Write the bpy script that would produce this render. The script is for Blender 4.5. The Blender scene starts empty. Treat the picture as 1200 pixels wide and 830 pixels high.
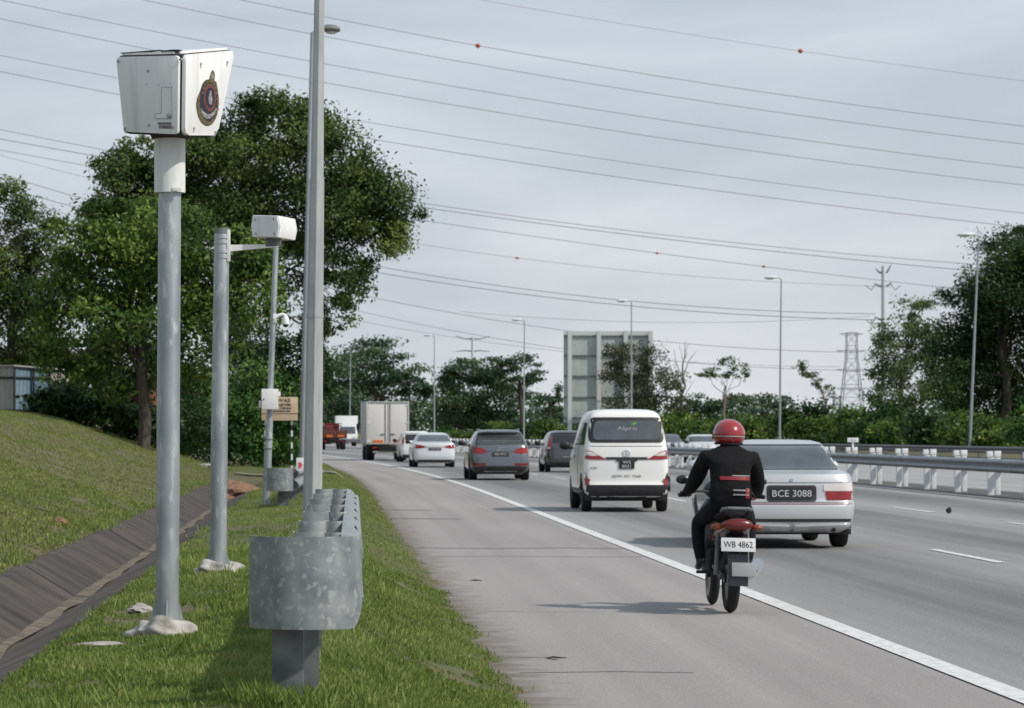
import bpy, bmesh, math, random
import numpy as np
from mathutils import Vector, Matrix, geometry
from mathutils.bvhtree import BVHTree

R = math.radians
S = bpy.context.scene
C = S.collection
rng = np.random.default_rng(7)
random.seed(7)

# ------------------------------------------------------------------ camera, sky, sun, exposure
F, CX, CY, CZ = 3800.0, 385.0, 507.0, 1.45       # focal length in photo pixels, vanishing point of the road, eye height
cam = bpy.data.cameras.new('camera'); co = bpy.data.objects.new('camera', cam); C.objects.link(co)
co.location = (0, 0, CZ); co.rotation_euler = (R(90), 0, 0)
cam.sensor_width = 36; cam.lens = F / 1200 * 36
cam.shift_x = (600 - CX) / 1200; cam.shift_y = (CY - 415) / 1200
cam.clip_start = 0.5; cam.clip_end = 20000
cam.dof.use_dof = True; cam.dof.focus_distance = 17; cam.dof.aperture_fstop = 13
S.camera = co

SUN_EL, SUN_AZ = 43, (0.88, -0.47)               # elevation, horizontal direction towards the sun
world = bpy.data.worlds.new('World'); S.world = world; world.use_nodes = True
nt = world.node_tree; nt.nodes.clear()
out = nt.nodes.new('ShaderNodeOutputWorld'); bg = nt.nodes.new('ShaderNodeBackground'); bg.inputs[1].default_value = 0.12
sky = nt.nodes.new('ShaderNodeTexSky'); sky.sky_type = 'NISHITA'; sky.sun_disc = False
sky.sun_elevation = R(SUN_EL); sky.sun_rotation = math.atan2(SUN_AZ[0], SUN_AZ[1])
sky.air_density = 1.0; sky.dust_density = 3.0; sky.ozone_density = 2.0
tc = nt.nodes.new('ShaderNodeTexCoord'); mp = nt.nodes.new('ShaderNodeMapping'); mp.inputs['Scale'].default_value = (2.2, 2.2, 9.0)
mp.inputs['Rotation'].default_value = (0.0, R(6), 0.0)
nz = nt.nodes.new('ShaderNodeTexNoise'); nz.inputs['Scale'].default_value = 2.6; nz.inputs['Detail'].default_value = 5; nz.inputs['Roughness'].default_value = .52; nz.inputs['Distortion'].default_value = .4
rp_ = nt.nodes.new('ShaderNodeValToRGB'); e = rp_.color_ramp.elements
e[0].position = .36; e[0].color = (5.2, 5.6, 6.1, 1); e[1].position = .66; e[1].color = (7.0, 7.25, 7.6, 1)
mx = nt.nodes.new('ShaderNodeMix'); mx.data_type = 'RGBA'; mx.inputs[0].default_value = .86
L = nt.links.new
L(tc.outputs['Generated'], mp.inputs[0]); L(mp.outputs[0], nz.inputs['Vector']); L(nz.outputs[0], rp_.inputs[0])
sx = nt.nodes.new('ShaderNodeSeparateXYZ'); L(tc.outputs['Generated'], sx.inputs[0])
mr = nt.nodes.new('ShaderNodeMapRange'); mr.inputs[1].default_value = .03; mr.inputs[2].default_value = .20; L(sx.outputs[2], mr.inputs[0])
hi = nt.nodes.new('ShaderNodeMix'); hi.data_type = 'RGBA'; hi.blend_type = 'MULTIPLY'; hi.inputs[7].default_value = (.76, .82, .88, 1)
L(mr.outputs[0], hi.inputs[0]); L(rp_.outputs[0], hi.inputs[6])
L(sky.outputs[0], mx.inputs[6]); L(hi.outputs[2], mx.inputs[7]); L(mx.outputs[2], bg.inputs[0]); L(bg.outputs[0], out.inputs[0])

sl = bpy.data.lights.new('sun', 'SUN'); sl.energy = 3.4; sl.angle = R(1.6); sl.color = (1.0, .95, .87)
so = bpy.data.objects.new('sun', sl); C.objects.link(so)
d = Vector((SUN_AZ[0] * math.cos(R(SUN_EL)), SUN_AZ[1] * math.cos(R(SUN_EL)), math.sin(R(SUN_EL))))
so.rotation_euler = d.to_track_quat('Z', 'Y').to_euler(); so.location = (30, -30, 60)

vs = S.view_settings; vs.view_transform = 'Standard'; vs.look = 'None'; vs.exposure = 0.0; vs.gamma = 1.0; vs.use_curve_mapping = False
S.render.engine = 'CYCLES'
S.cycles.max_bounces = 6; S.cycles.transparent_max_bounces = 8
S.cycles.use_denoising = True

# ------------------------------------------------------------------ helpers
def W(px, py, Z):                                   # a photo pixel at distance Z as a point of the place
    return Vector(((px - CX) * Z / F, Z, CZ - (py - CY) * Z / F))
def curve(Y):                                       # the road bends left beyond 74 m
    return -max(0.0, Y - 74.0) ** 2 / 4000.0
def heading(Y):                                     # its yaw there
    return max(0.0, Y - 74.0) / 2000.0

def setp(o, label=None, cat=None, group=None, kind=None):
    if label: o['label'] = label
    if cat: o['category'] = cat
    if group: o['group'] = group
    if kind: o['kind'] = kind
    return o
def thing(name, label, cat, loc=(0, 0, 0), rotz=0, group=None):
    o = bpy.data.objects.new(name, None); C.objects.link(o); o.empty_display_size = .2
    o.location = loc; o.rotation_euler = (0, 0, rotz)
    return setp(o, label, cat, group)
def link(name, me, mat, parent=None):
    if mat:
        for m in (mat if isinstance(mat, (list, tuple)) else [mat]): me.materials.append(m)
    o = bpy.data.objects.new(name, me); C.objects.link(o)
    if parent: o.parent = parent
    return o
def obj(name, bm, mat, parent=None, smooth=35):
    me = bpy.data.meshes.new(name)
    bmesh.ops.recalc_face_normals(bm, faces=bm.faces[:])
    bm.to_mesh(me); bm.free()
    if smooth:
        me.shade_smooth(); me.set_sharp_from_angle(angle=R(smooth))
    return link(name, me, mat, parent)
def copy_tree(o, parent=None):
    c = o.copy(); C.objects.link(c)
    if parent: c.parent = parent
    for ch in list(o.children): copy_tree(ch, c)
    return c
B = bmesh.new

def box(bm, c, s, rot=None, bevel=0):
    m = Matrix.Translation(Vector(c)) @ (rot.to_4x4() if rot else Matrix.Identity(4)) @ Matrix.Diagonal((s[0], s[1], s[2], 1))
    r = bmesh.ops.create_cube(bm, size=1, matrix=m)
    if bevel:
        ed = list({e for v in r['verts'] for e in v.link_edges})
        bmesh.ops.bevel(bm, geom=ed, offset=bevel, segments=2, affect='EDGES', profile=.6)
    return bm
def cyl(bm, p0, p1, r0, r1=None, n=16, cap=True):
    p0, p1 = Vector(p0), Vector(p1); r1 = r0 if r1 is None else r1
    q = (p1 - p0).to_track_quat('Z', 'Y').to_matrix()
    a = [bm.verts.new(p0 + q @ Vector((r0 * math.cos(2 * math.pi * (i + .5) / n), r0 * math.sin(2 * math.pi * (i + .5) / n), 0))) for i in range(n)]
    b = [bm.verts.new(p1 + q @ Vector((r1 * math.cos(2 * math.pi * (i + .5) / n), r1 * math.sin(2 * math.pi * (i + .5) / n), 0))) for i in range(n)]
    for i in range(n): bm.faces.new((a[i], a[(i + 1) % n], b[(i + 1) % n], b[i]))
    if cap: bm.faces.new(a[::-1]); bm.faces.new(b)
    return bm
def tube(bm, pts, rad, n=8, cap=True):
    pts = [Vector(p) for p in pts]; rings = []
    rad = rad if isinstance(rad, (list, tuple)) else [rad] * len(pts)
    for i, p in enumerate(pts):
        t = (pts[min(i + 1, len(pts) - 1)] - pts[max(i - 1, 0)]).normalized()
        up = Vector((0, 0, 1)) if abs(t.z) < .9 else Vector((0, 1, 0))
        a = t.cross(up).normalized(); b = a.cross(t)
        rings.append([bm.verts.new(p + rad[i] * (a * math.cos(2 * math.pi * k / n) + b * math.sin(2 * math.pi * k / n))) for k in range(n)])
    for i in range(len(rings) - 1):
        for k in range(n): bm.faces.new((rings[i][k], rings[i][(k + 1) % n], rings[i + 1][(k + 1) % n], rings[i + 1][k]))
    if cap: bm.faces.new(rings[0][::-1]); bm.faces.new(rings[-1])
    return bm
def lathe(bm, prof, n=24, c=(0, 0, 0), axis='Z'):
    c = Vector(c); rings = []
    for r, h in prof:
        ring = []
        for k in range(n):
            a = 2 * math.pi * k / n; x, y = r * math.cos(a), r * math.sin(a)
            ring.append(bm.verts.new(c + (Vector((x, y, h)) if axis == 'Z' else Vector((h, x, y)))))
        rings.append(ring)
    for i in range(len(rings) - 1):
        for k in range(n): bm.faces.new((rings[i][k], rings[i][(k + 1) % n], rings[i + 1][(k + 1) % n], rings[i + 1][k]))
    bm.faces.new(rings[0][::-1]); bm.faces.new(rings[-1])
    return bm
def prism(bm, pts, off):                            # closed polygon of 3-D points pushed along a vector
    off = Vector(off); a = [bm.verts.new(Vector(p)) for p in pts]; b = [bm.verts.new(Vector(p) + off) for p in pts]
    n = len(a); bm.faces.new(a); bm.faces.new(b[::-1])
    for i in range(n): bm.faces.new((a[i], b[i], b[(i + 1) % n], a[(i + 1) % n]))
    return bm
def loft(bm, rings, closed=True, caps=True):
    vr = [[bm.verts.new(Vector(p)) for p in r] for r in rings]; n = len(vr[0])
    for i in range(len(vr) - 1):
        for k in range(n if closed else n - 1): bm.faces.new((vr[i][k], vr[i][(k + 1) % n], vr[i + 1][(k + 1) % n], vr[i + 1][k]))
    if caps: bm.faces.new(vr[0][::-1]); bm.faces.new(vr[-1])
    return bm
def blob(bm, c, r, sub=3, amp=.12, seed=0, flat=None):
    res = bmesh.ops.create_icosphere(bm, subdivisions=sub, radius=1)
    rr = random.Random(seed); ph = [rr.uniform(0, 6) for _ in range(6)]
    for v in res['verts']:
        p = v.co.copy(); k = 1 + amp * (math.sin(3 * p.x + ph[0]) * math.sin(4 * p.y + ph[1]) + .6 * math.sin(7 * p.z + ph[2] + 5 * p.x) * math.sin(6 * p.y + ph[3]))
        v.co = Vector(c) + Vector((p.x * r[0], p.y * r[1], p.z * r[2])) * k
        if flat is not None and v.co.z < flat: v.co.z = flat
    return bm
def text_bm(s, size, mat3, depth=.002, align='CENTER', sx=1.0, bold=0):
    cu = bpy.data.curves.new('t', 'FONT'); cu.body = s; cu.size = size; cu.align_x = align; cu.align_y = 'CENTER'; cu.extrude = depth; cu.resolution_u = 3; cu.offset = bold
    o = bpy.data.objects.new('t', cu); C.objects.link(o)
    dg = bpy.context.evaluated_depsgraph_get(); me = bpy.data.meshes.new_from_object(o.evaluated_get(dg))
    bpy.data.objects.remove(o); bm = B(); bm.from_mesh(me); bpy.data.meshes.remove(me)
    bmesh.ops.scale(bm, vec=(sx, 1, 1), verts=bm.verts[:]); bmesh.ops.transform(bm, matrix=mat3, verts=bm.verts[:])
    return bm
def facing(x, y, z, yaw=0): # text matrix: reads along +X, up +Z, faces -Y
    return Matrix.Translation((x, y, z)) @ Matrix.Rotation(yaw, 4, 'Z') @ Matrix.Rotation(R(90), 4, 'X')

# ------------------------------------------------------------------ materials
def mat(name, col, rough=.6, metal=0.0, col2=None, scale=5.0, detail=6, lo=.35, hi=.65, bump=0.0, coat=0.0, stretch=None, coords='Object', bscale=None, spec=None, dist=.01):
    m = bpy.data.materials.new(name); m.use_nodes = True; t = m.node_tree; p = t.nodes['Principled BSDF']
    p.inputs['Base Color'].default_value = (*col, 1); p.inputs['Roughness'].default_value = rough; p.inputs['Metallic'].default_value = metal
    if coat: p.inputs['Coat Weight'].default_value = coat; p.inputs['Coat Roughness'].default_value = .06
    if spec is not None: p.inputs['Specular IOR Level'].default_value = spec
    if col2 or bump:
        tc = t.nodes.new('ShaderNodeTexCoord'); mp = t.nodes.new('ShaderNodeMapping')
        if stretch: mp.inputs['Scale'].default_value = stretch
        n = t.nodes.new('ShaderNodeTexNoise'); n.inputs['Scale'].default_value = scale; n.inputs['Detail'].default_value = detail
        t.links.new(tc.outputs[coords], mp.inputs[0]); t.links.new(mp.outputs[0], n.inputs['Vector'])
        if col2:
            r = t.nodes.new('ShaderNodeValToRGB'); r.color_ramp.elements[0].position = lo; r.color_ramp.elements[1].position = hi
            r.color_ramp.elements[0].color = (*col, 1); r.color_ramp.elements[1].color = (*col2, 1)
            t.links.new(n.outputs[0], r.inputs[0]); t.links.new(r.outputs[0], p.inputs['Base Color'])
        if bump:
            b = t.nodes.new('ShaderNodeBump'); b.inputs['Strength'].default_value = bump; b.inputs['Distance'].default_value = dist
            n2 = n
            if bscale:
                n2 = t.nodes.new('ShaderNodeTexNoise'); n2.inputs['Scale'].default_value = bscale; n2.inputs['Detail'].default_value = 4
                t.links.new(mp.outputs[0], n2.inputs['Vector'])
            t.links.new(n2.outputs[0], b.inputs['Height']); t.links.new(b.outputs[0], p.inputs['Normal'])
    return m

def galv(name, a, b, c, scale, thr=.55, metal=.35, st=None):            # galvanised steel: mottled greys with pale zinc flakes
    m = bpy.data.materials.new(name); m.use_nodes = True; t = m.node_tree; p = t.nodes['Principled BSDF']
    tc = t.nodes.new('ShaderNodeTexCoord')
    n = t.nodes.new('ShaderNodeTexNoise'); n.inputs['Scale'].default_value = scale; n.inputs['Detail'].default_value = 4; n.inputs['Distortion'].default_value = .25
    n2 = t.nodes.new('ShaderNodeTexNoise'); n2.inputs['Scale'].default_value = scale * .35; n2.inputs['Detail'].default_value = 5
    r = t.nodes.new('ShaderNodeValToRGB'); r.color_ramp.elements[0].position = thr; r.color_ramp.elements[1].position = thr + .10
    r.color_ramp.elements[0].color = (0, 0, 0, 1); r.color_ramp.elements[1].color = (1, 1, 1, 1)
    r2 = t.nodes.new('ShaderNodeValToRGB'); r2.color_ramp.elements[0].position = .35; r2.color_ramp.elements[1].position = .68
    r2.color_ramp.elements[0].color = (*a, 1); r2.color_ramp.elements[1].color = (*b, 1)
    mx = t.nodes.new('ShaderNodeMix'); mx.data_type = 'RGBA'; mx.inputs[7].default_value = (*c, 1)
    ln = t.links.new
    mp = t.nodes.new('ShaderNodeMapping'); ln(tc.outputs['Object'], mp.inputs[0])
    if st: mp.inputs['Scale'].default_value = st
    for q in (n, n2): ln(mp.outputs[0], q.inputs['Vector'])
    ln(n.outputs[0], r.inputs[0]); ln(n2.outputs[0], r2.inputs[0]); ln(r.outputs[0], mx.inputs[0]); ln(r2.outputs[0], mx.inputs[6]); ln(mx.outputs[2], p.inputs['Base Color'])
    rr = t.nodes.new('ShaderNodeMapRange'); rr.inputs[3].default_value = .42; rr.inputs[4].default_value = .62; ln(n2.outputs[0], rr.inputs[0]); ln(rr.outputs[0], p.inputs['Roughness'])
    p.inputs['Metallic'].default_value = metal
    bp = t.nodes.new('ShaderNodeBump'); bp.inputs['Strength'].default_value = .15; bp.inputs['Distance'].default_value = .004; ln(n2.outputs[0], bp.inputs['Height']); ln(bp.outputs[0], p.inputs['Normal'])
    return m

def leafmat(name, dark, mid, lite, trans=.3):
    m = bpy.data.materials.new(name); m.use_nodes = True; t = m.node_tree; t.nodes.remove(t.nodes['Principled BSDF'])
    o = t.nodes['Material Output']; a = t.nodes.new('ShaderNodeAttribute'); a.attribute_name = 'tint'
    r = t.nodes.new('ShaderNodeValToRGB'); r.color_ramp.elements[0].color = (*dark, 1); r.color_ramp.elements[1].color = (*lite, 1)
    e = r.color_ramp.elements.new(.5); e.color = (*mid, 1)
    p = t.nodes.new('ShaderNodeBsdfPrincipled'); p.inputs['Roughness'].default_value = .5; p.inputs['Specular IOR Level'].default_value = .2
    tr = t.nodes.new('ShaderNodeBsdfTranslucent'); mx = t.nodes.new('ShaderNodeMixShader'); mx.inputs[0].default_value = trans
    ln = t.links.new
    ln(a.outputs['Fac'], r.inputs[0]); ln(r.outputs[0], p.inputs['Base Color']); ln(r.outputs[0], tr.inputs[0]); ln(p.outputs[0], mx.inputs[1]); ln(tr.outputs[0], mx.inputs[2]); ln(mx.outputs[0], o.inputs[0])
    return m

M = dict(
    pole=galv('galvanised_pole', (.30, .325, .34), (.46, .485, .50), (.54, .56, .57), 22, .56, .72, (1, 1, .30)),
    rail=galv('galvanised_rail', (.20, .22, .23), (.32, .345, .345), (.385, .405, .40), 34, .55, .5),
    block=galv('galvanised_block', (.30, .32, .325), (.44, .46, .46), (.54, .55, .55), 26, .56, .4),
    post=mat('rail_post', (.10, .11, .117), .55, .3, (.19, .20, .205), 9),
    rail2=mat('median_rail', (.17, .18, .195), .42, .55, (.25, .26, .28), 3),
    darkrail=mat('dark_rail', (.06, .062, .068), .5, .3, (.10, .10, .105), 3),
    octpole=mat('octagonal_pole', (.33, .345, .345), .6, .2, (.42, .43, .425), 4, stretch=(3, 3, .5)),
    white=mat('white_enamel', (.78, .78, .765), .42, 0, (.60, .595, .565), 2.2, coat=.15, stretch=(9, 9, .8), lo=.50, hi=.85, bump=.04, bscale=3),
    offwhite=mat('weathered_white', (.72, .73, .715), .5, 0, (.52, .525, .50), 2.6, bump=.05, stretch=(8, 8, .9), lo=.52, hi=.92),
    sleeve=mat('white_sleeve', (.68, .69, .67), .5, 0, (.50, .50, .47), 3, stretch=(7, 7, .8), lo=.48, hi=.85),
    postwhite=mat('white_post', (.72, .73, .74), .55, 0, (.82, .83, .83), 6),
    black=mat('black_rubber', (.012, .012, .013), .6),
    plastic=mat('black_plastic', (.018, .018, .02), .5, 0, (.03, .03, .032), 8),
    steel=mat('steel_screw', (.35, .34, .32), .4, .7),
    rust=mat('rusty_collar', (.09, .035, .025), .8, 0, (.05, .03, .028), 20),
    concrete=mat('footing_concrete', (.22, .205, .18), .9, 0, (.46, .44, .41), 11, bump=.6, bscale=30),
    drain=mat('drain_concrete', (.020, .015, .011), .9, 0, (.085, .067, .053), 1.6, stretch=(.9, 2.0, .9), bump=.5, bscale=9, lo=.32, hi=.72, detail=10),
    draindirt=mat('drain_silt', (.17, .135, .095), .95, 0, (.075, .06, .045), 6, bump=.4),
    gold=mat('crest_gold', (.20, .15, .055), .5, .2, (.10, .075, .035), 60),
    olive=mat('crest_olive', (.13, .115, .06), .6, 0, (.05, .045, .03), 70),
    maroon=mat('crest_maroon', (.17, .035, .035), .5),
    navy=mat('crest_navy', (.015, .015, .035), .5),
    pale=mat('crest_pale', (.36, .36, .33), .5, 0, (.12, .12, .11), 90),
    tyre=mat('tyre_rubber', (.010, .010, .011), .85),
    rim=mat('alloy_rim', (.35, .36, .37), .35, .8),
    glass=mat('tinted_glass', (.020, .023, .027), .06, 0, spec=.6),
    glass2=mat('pale_tinted_glass', (.085, .10, .11), .06, 0, (.05, .06, .068), 2.2, spec=.9),
    redlamp=mat('red_lamp', (.30, .010, .012), .2, 0, (.20, .006, .008), 20, coat=.5),
    redlampdark=mat('red_reflector', (.13, .008, .009), .3, coat=.3),
    clearlamp=mat('clear_lamp', (.62, .58, .56), .15, 0, coat=.6),
    amber=mat('amber_lamp', (.22, .05, .012), .3),
    chrome=mat('chrome', (.6, .6, .6), .2, 1.0),
    plate=mat('number_plate', (.012, .012, .013), .45),
    ink=mat('white_characters', (.58, .58, .58), .5),
    pale2=mat('grey_characters', (.24, .25, .25), .5),
    darkink=mat('dark_characters', (.05, .04, .035), .6),
    under=mat('underbody', (.008, .008, .009), .9),
    van=mat('van_white', (.76, .755, .73), .35, 0, coat=.5),
    silver=mat('silver_paint', (.52, .53, .54), .35, .35, coat=.6),
    silverw=mat('bright_silver_paint', (.66, .67, .68), .32, .25, coat=.6),
    grey=mat('dark_grey_paint', (.15, .165, .18), .28, .6, coat=.8),
    char=mat('charcoal_paint', (.09, .09, .098), .3, .5, coat=.7),
    whitecar=mat('white_paint', (.74, .74, .73), .35, 0, coat=.5),
    darkblue=mat('dark_blue_paint', (.02, .026, .04), .3, .3, coat=.8),
    boxwhite=mat('cargo_white', (.58, .56, .53), .55, 0, (.66, .645, .615), 1.4, stretch=(1, 1, .3)),
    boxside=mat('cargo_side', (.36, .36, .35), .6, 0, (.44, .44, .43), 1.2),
    lorryred=mat('lorry_red', (.11, .014, .013), .45, 0, (.13, .015, .014), 3),
    lorrybed=mat('lorry_brown_red', (.07, .018, .013), .6, 0, (.12, .03, .02), 3),
    orange=mat('marker_orange', (.42, .09, .03), .5),
    chev=mat('chevron_orange', (.75, .24, .03), .5),
    chevred=mat('chevron_red', (.42, .04, .02), .5),
    helmet=mat('red_helmet', (.28, .012, .018), .25, 0, coat=.8),
    jacket=mat('black_jacket', (.005, .005, .006), .85, 0, (.009, .009, .010), 9, bump=.5, bscale=9, dist=.03, spec=.2),
    jackred=mat('red_stripe', (.22, .012, .018), .6),
    reflect=mat('reflective_grey', (.28, .28, .29), .45),
    trousers=mat('black_trousers', (.006, .006, .007), .85, 0, (.010, .010, .012), 8, spec=.2),
    skin=mat('skin', (.30, .17, .11), .6),
    bikered=mat('bike_red', (.12, .010, .012), .3, 0, coat=.6),
    bikeblack=mat('bike_black', (.010, .010, .011), .35, 0, coat=.4),
    bark=mat('bark', (.045, .036, .030), .95, 0, (.10, .082, .068), 9, stretch=(2, 2, .5), bump=.8, bscale=14, dist=.03),
    barkred=mat('reddish_bark', (.16, .075, .038), .95, 0, (.25, .125, .07), 7, stretch=(2, 2, .4), bump=.8, bscale=12, dist=.03),
    twig=mat('pale_twig', (.16, .13, .105), .9, 0, (.24, .20, .17), 8),
    shedwood=mat('grey_boards', (.30, .285, .265), .85, 0, (.40, .38, .355), 3, stretch=(6, 6, .6)),
    shedblue=mat('blue_zinc_sheet', (.12, .20, .26), .5, .2, (.26, .36, .42), 2.0, stretch=(1.5, 1.5, .5), lo=.3, hi=.7),
    shedbeam=mat('shed_frame', (.02, .022, .025), .8),
    signboard=mat('tan_board', (.50, .37, .25), .7, 0, (.58, .44, .31), 3),
    gantry=mat('aluminium_panel', (.36, .40, .38), .5, .2, (.46, .50, .47), 1.0),
    gantrypost=mat('sign_post', (.55, .57, .55), .55, .1),
    pylon=mat('pylon_steel', (.20, .215, .23), .55, .3),
    monopole=mat('monopole_steel', (.62, .64, .66), .45, .1),
    wire=mat('conductor', (.20, .21, .23), .6, .2),
    lamp=mat('lamp_housing', (.62, .64, .65), .45),
    lamppole=mat('lamp_post_steel', (.30, .32, .345), .5, .35, (.36, .38, .40), 3),
    lampdark=mat('lamp_grey', (.16, .16, .15), .6),
    dirt=mat('dry_dirt', (.16, .085, .05), .95, 0, (.26, .15, .09), 12, bump=.8, bscale=20),
    pathc=mat('pale_path', (.17, .155, .13), .9, 0, (.23, .21, .18), 5),
    arrowred=mat('red_arrow', (.65, .05, .06), .5),
    stone=mat('pale_stone', (.24, .225, .20), .9, 0, (.36, .34, .31), 10, bump=.5),
    seam=mat('asphalt_seam', (.12, .114, .11), .9, 0, (.24, .228, .22), 9, lo=.4, hi=.6),
    paint=mat('road_paint', (.46, .46, .445), .8, 0, (.64, .64, .62), 14, lo=.35, hi=.55),
    median=mat('median_surface', (.055, .053, .05), .9, 0, (.12, .115, .11), 1.2, stretch=(1, .4, 1)),
)
M['leafbright'] = leafmat('bright_leaves', (.026, .058, .012), (.100, .175, .032), (.250, .315, .066))
M['leafolive'] = leafmat('olive_leaves', (.018, .038, .010), (.070, .115, .028), (.195, .240, .062))
M['leafdark'] = leafmat('dark_leaves', (.010, .026, .009), (.036, .074, .022), (.105, .165, .046))
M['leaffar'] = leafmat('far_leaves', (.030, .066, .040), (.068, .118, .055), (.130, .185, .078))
M['leafdull'] = leafmat('dull_leaves', (.045, .056, .030), (.085, .098, .050), (.140, .150, .078))
M['leafyoung'] = leafmat('young_leaves', (.045, .080, .025), (.090, .140, .042), (.150, .200, .065))
M['leafyoung2'] = leafmat('pale_leaves', (.050, .085, .034), (.125, .180, .066), (.235, .290, .115))
M['ivy'] = leafmat('ivy_leaves', (.022, .064, .014), (.058, .140, .028), (.165, .250, .055), .2)
M['blade'] = leafmat('grass_blades', (.080, .116, .026), (.178, .248, .052), (.320, .350, .120), .35)
M['bankblade'] = leafmat('bank_grass_blades', (.080, .112, .026), (.175, .222, .052), (.315, .320, .118), .3)

def asphalt(name, base, spread, lanes):
    m = bpy.data.materials.new(name); m.use_nodes = True; t = m.node_tree; p = t.nodes['Principled BSDF']; ln = t.links.new
    tc = t.nodes.new('ShaderNodeTexCoord')
    def noise(sc, det, st=None, coord='Object'):
        n = t.nodes.new('ShaderNodeTexNoise'); n.inputs['Scale'].default_value = sc; n.inputs['Detail'].default_value = det
        mp = t.nodes.new('ShaderNodeMapping')
        if st: mp.inputs['Scale'].default_value = st
        ln(tc.outputs[coord], mp.inputs[0]); ln(mp.outputs[0], n.inputs['Vector']); return n
    fine = noise(55, 3); big = noise(.35, 4, (1, .25, 1)); st = noise(1.0, 5, (2.2, .025, 1), 'UV')
    cr = t.nodes.new('ShaderNodeTexVoronoi'); cr.inputs['Scale'].default_value = 130; ln(tc.outputs['Object'], cr.inputs['Vector'])
    acc = None
    def add(node_out, w):
        nonlocal acc
        a = t.nodes.new('ShaderNodeMath'); a.operation = 'MULTIPLY_ADD'; a.inputs[1].default_value = w; ln(node_out, a.inputs[0])
        if acc is None: a.inputs[2].default_value = 0
        else: ln(acc, a.inputs[2])
        acc = a.outputs[0]
    add(fine.outputs[0], 1.7); add(big.outputs[0], .8); add(st.outputs[0], 1.2); add(cr.outputs['Distance'], .5)
    if lanes:                                        # darker lane centres, from the lateral coordinate
        sx = t.nodes.new('ShaderNodeSeparateXYZ'); ln(tc.outputs['UV'], sx.inputs[0])
        s = t.nodes.new('ShaderNodeMath'); s.operation = 'MULTIPLY_ADD'; s.inputs[1].default_value = 2 * math.pi / 3.56; s.inputs[2].default_value = -2 * math.pi * 3.78 / 3.56; ln(sx.outputs[0], s.inputs[0])
        c = t.nodes.new('ShaderNodeMath'); c.operation = 'COSINE'; ln(s.outputs[0], c.inputs[0])
        add(c.outputs[0], .34)
    r = t.nodes.new('ShaderNodeMapRange'); r.inputs[1].default_value = 1.45; r.inputs[2].default_value = 2.65; r.inputs[3].default_value = 0; r.inputs[4].default_value = 1; ln(acc, r.inputs[0])
    mx = t.nodes.new('ShaderNodeMix'); mx.data_type = 'RGBA'; mx.inputs[6].default_value = (*[b * (1 - spread) for b in base], 1); mx.inputs[7].default_value = (*[b * (1 + spread) for b in base], 1)
    ln(r.outputs[0], mx.inputs[0]); colr = mx.outputs[2]
    spk = noise(22, 2); sr = t.nodes.new('ShaderNodeMapRange'); sr.inputs[1].default_value = .66; sr.inputs[2].default_value = .74; sr.inputs[3].default_value = 0; sr.inputs[4].default_value = .45; ln(spk.outputs[0], sr.inputs[0])
    sm = t.nodes.new('ShaderNodeMix'); sm.data_type = 'RGBA'; sm.inputs[7].default_value = (.09, .085, .08, 1); ln(sr.outputs[0], sm.inputs[0]); ln(colr, sm.inputs[6]); colr = sm.outputs[2]
    if not lanes and 'shoulder' in name:             # soil washed over the grass-side edge
        sx = t.nodes.new('ShaderNodeSeparateXYZ'); ln(tc.outputs['UV'], sx.inputs[0]); dn = noise(3.5, 6)
        ad = t.nodes.new('ShaderNodeMath'); ad.operation = 'MULTIPLY_ADD'; ad.inputs[1].default_value = -.75; ln(dn.outputs[0], ad.inputs[0]); ln(sx.outputs[0], ad.inputs[2])
        dr = t.nodes.new('ShaderNodeMapRange'); dr.inputs[1].default_value = .60; dr.inputs[2].default_value = .95; dr.inputs[3].default_value = .85; dr.inputs[4].default_value = 0; ln(ad.outputs[0], dr.inputs[0])
        dm = t.nodes.new('ShaderNodeMix'); dm.data_type = 'RGBA'; dm.inputs[7].default_value = (.12, .092, .066, 1); ln(dr.outputs[0], dm.inputs[0]); ln(colr, dm.inputs[6]); colr = dm.outputs[2]
    ln(colr, p.inputs['Base Color']); p.inputs['Roughness'].default_value = .82; p.inputs['Specular IOR Level'].default_value = .3
    b = t.nodes.new('ShaderNodeBump'); b.inputs['Strength'].default_value = .35; b.inputs['Distance'].default_value = .006; ln(cr.outputs['Distance'], b.inputs['Height']); ln(b.outputs[0], p.inputs['Normal'])
    return m
M['asphalt'] = asphalt('lane_asphalt', (.205, .201, .197), .46, True)
M['shoulder'] = asphalt('shoulder_asphalt', (.275, .260, .248), .32, False)
M['asphalt2'] = asphalt('far_asphalt', (.30, .295, .29), .2, False)
M['soil'] = mat('grass_ground', (.070, .085, .026), .95, 0, (.125, .095, .050), 3.5, bump=.5, bscale=40, detail=8, coords='Object')

# ------------------------------------------------------------------ terrain
def smooth(a, b, x):
    t = min(1, max(0, (x - a) / (b - a))); return t * t * (3 - 2 * t)
def interp(x, xs, ys): return float(np.interp(x, xs, ys))
def edge_wave(Y): return vnoise(1.1 * Y, .7 * Y) + .6 * math.sin(5.3 * Y + math.sin(2.1 * Y)) + .45 * math.sin(13.7 * Y + 1.3 * math.sin(3 * Y))
def vnoise(x, y):
    return .5 * math.sin(1.7 * x + .6 * y + 1) * math.sin(.9 * y - .4 * x) + .3 * math.sin(3.1 * x - 1.3 * y) + .2 * math.sin(2.3 * y + 4 * x + 2)
PU = [-60, -12, -7.2, -6.3, -5.0, -2.33, -2.31, -1.90, -1.84, -1.47, -1.42, -.3, .15, .55, .97, 1.2]
PZ = [3.4, 2.3, 1.88, 1.68, 1.25, .385, .33, .16, .16, .31, .35, .45, .42, .18, .015, -.04]
PZ2 = [3.4, 2.3, 1.88, 1.40, .42, .41, .41, .37, .37, .36, .36, .45, .42, .18, .015, -.03]     # past the culvert the ditch is covered
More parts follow.
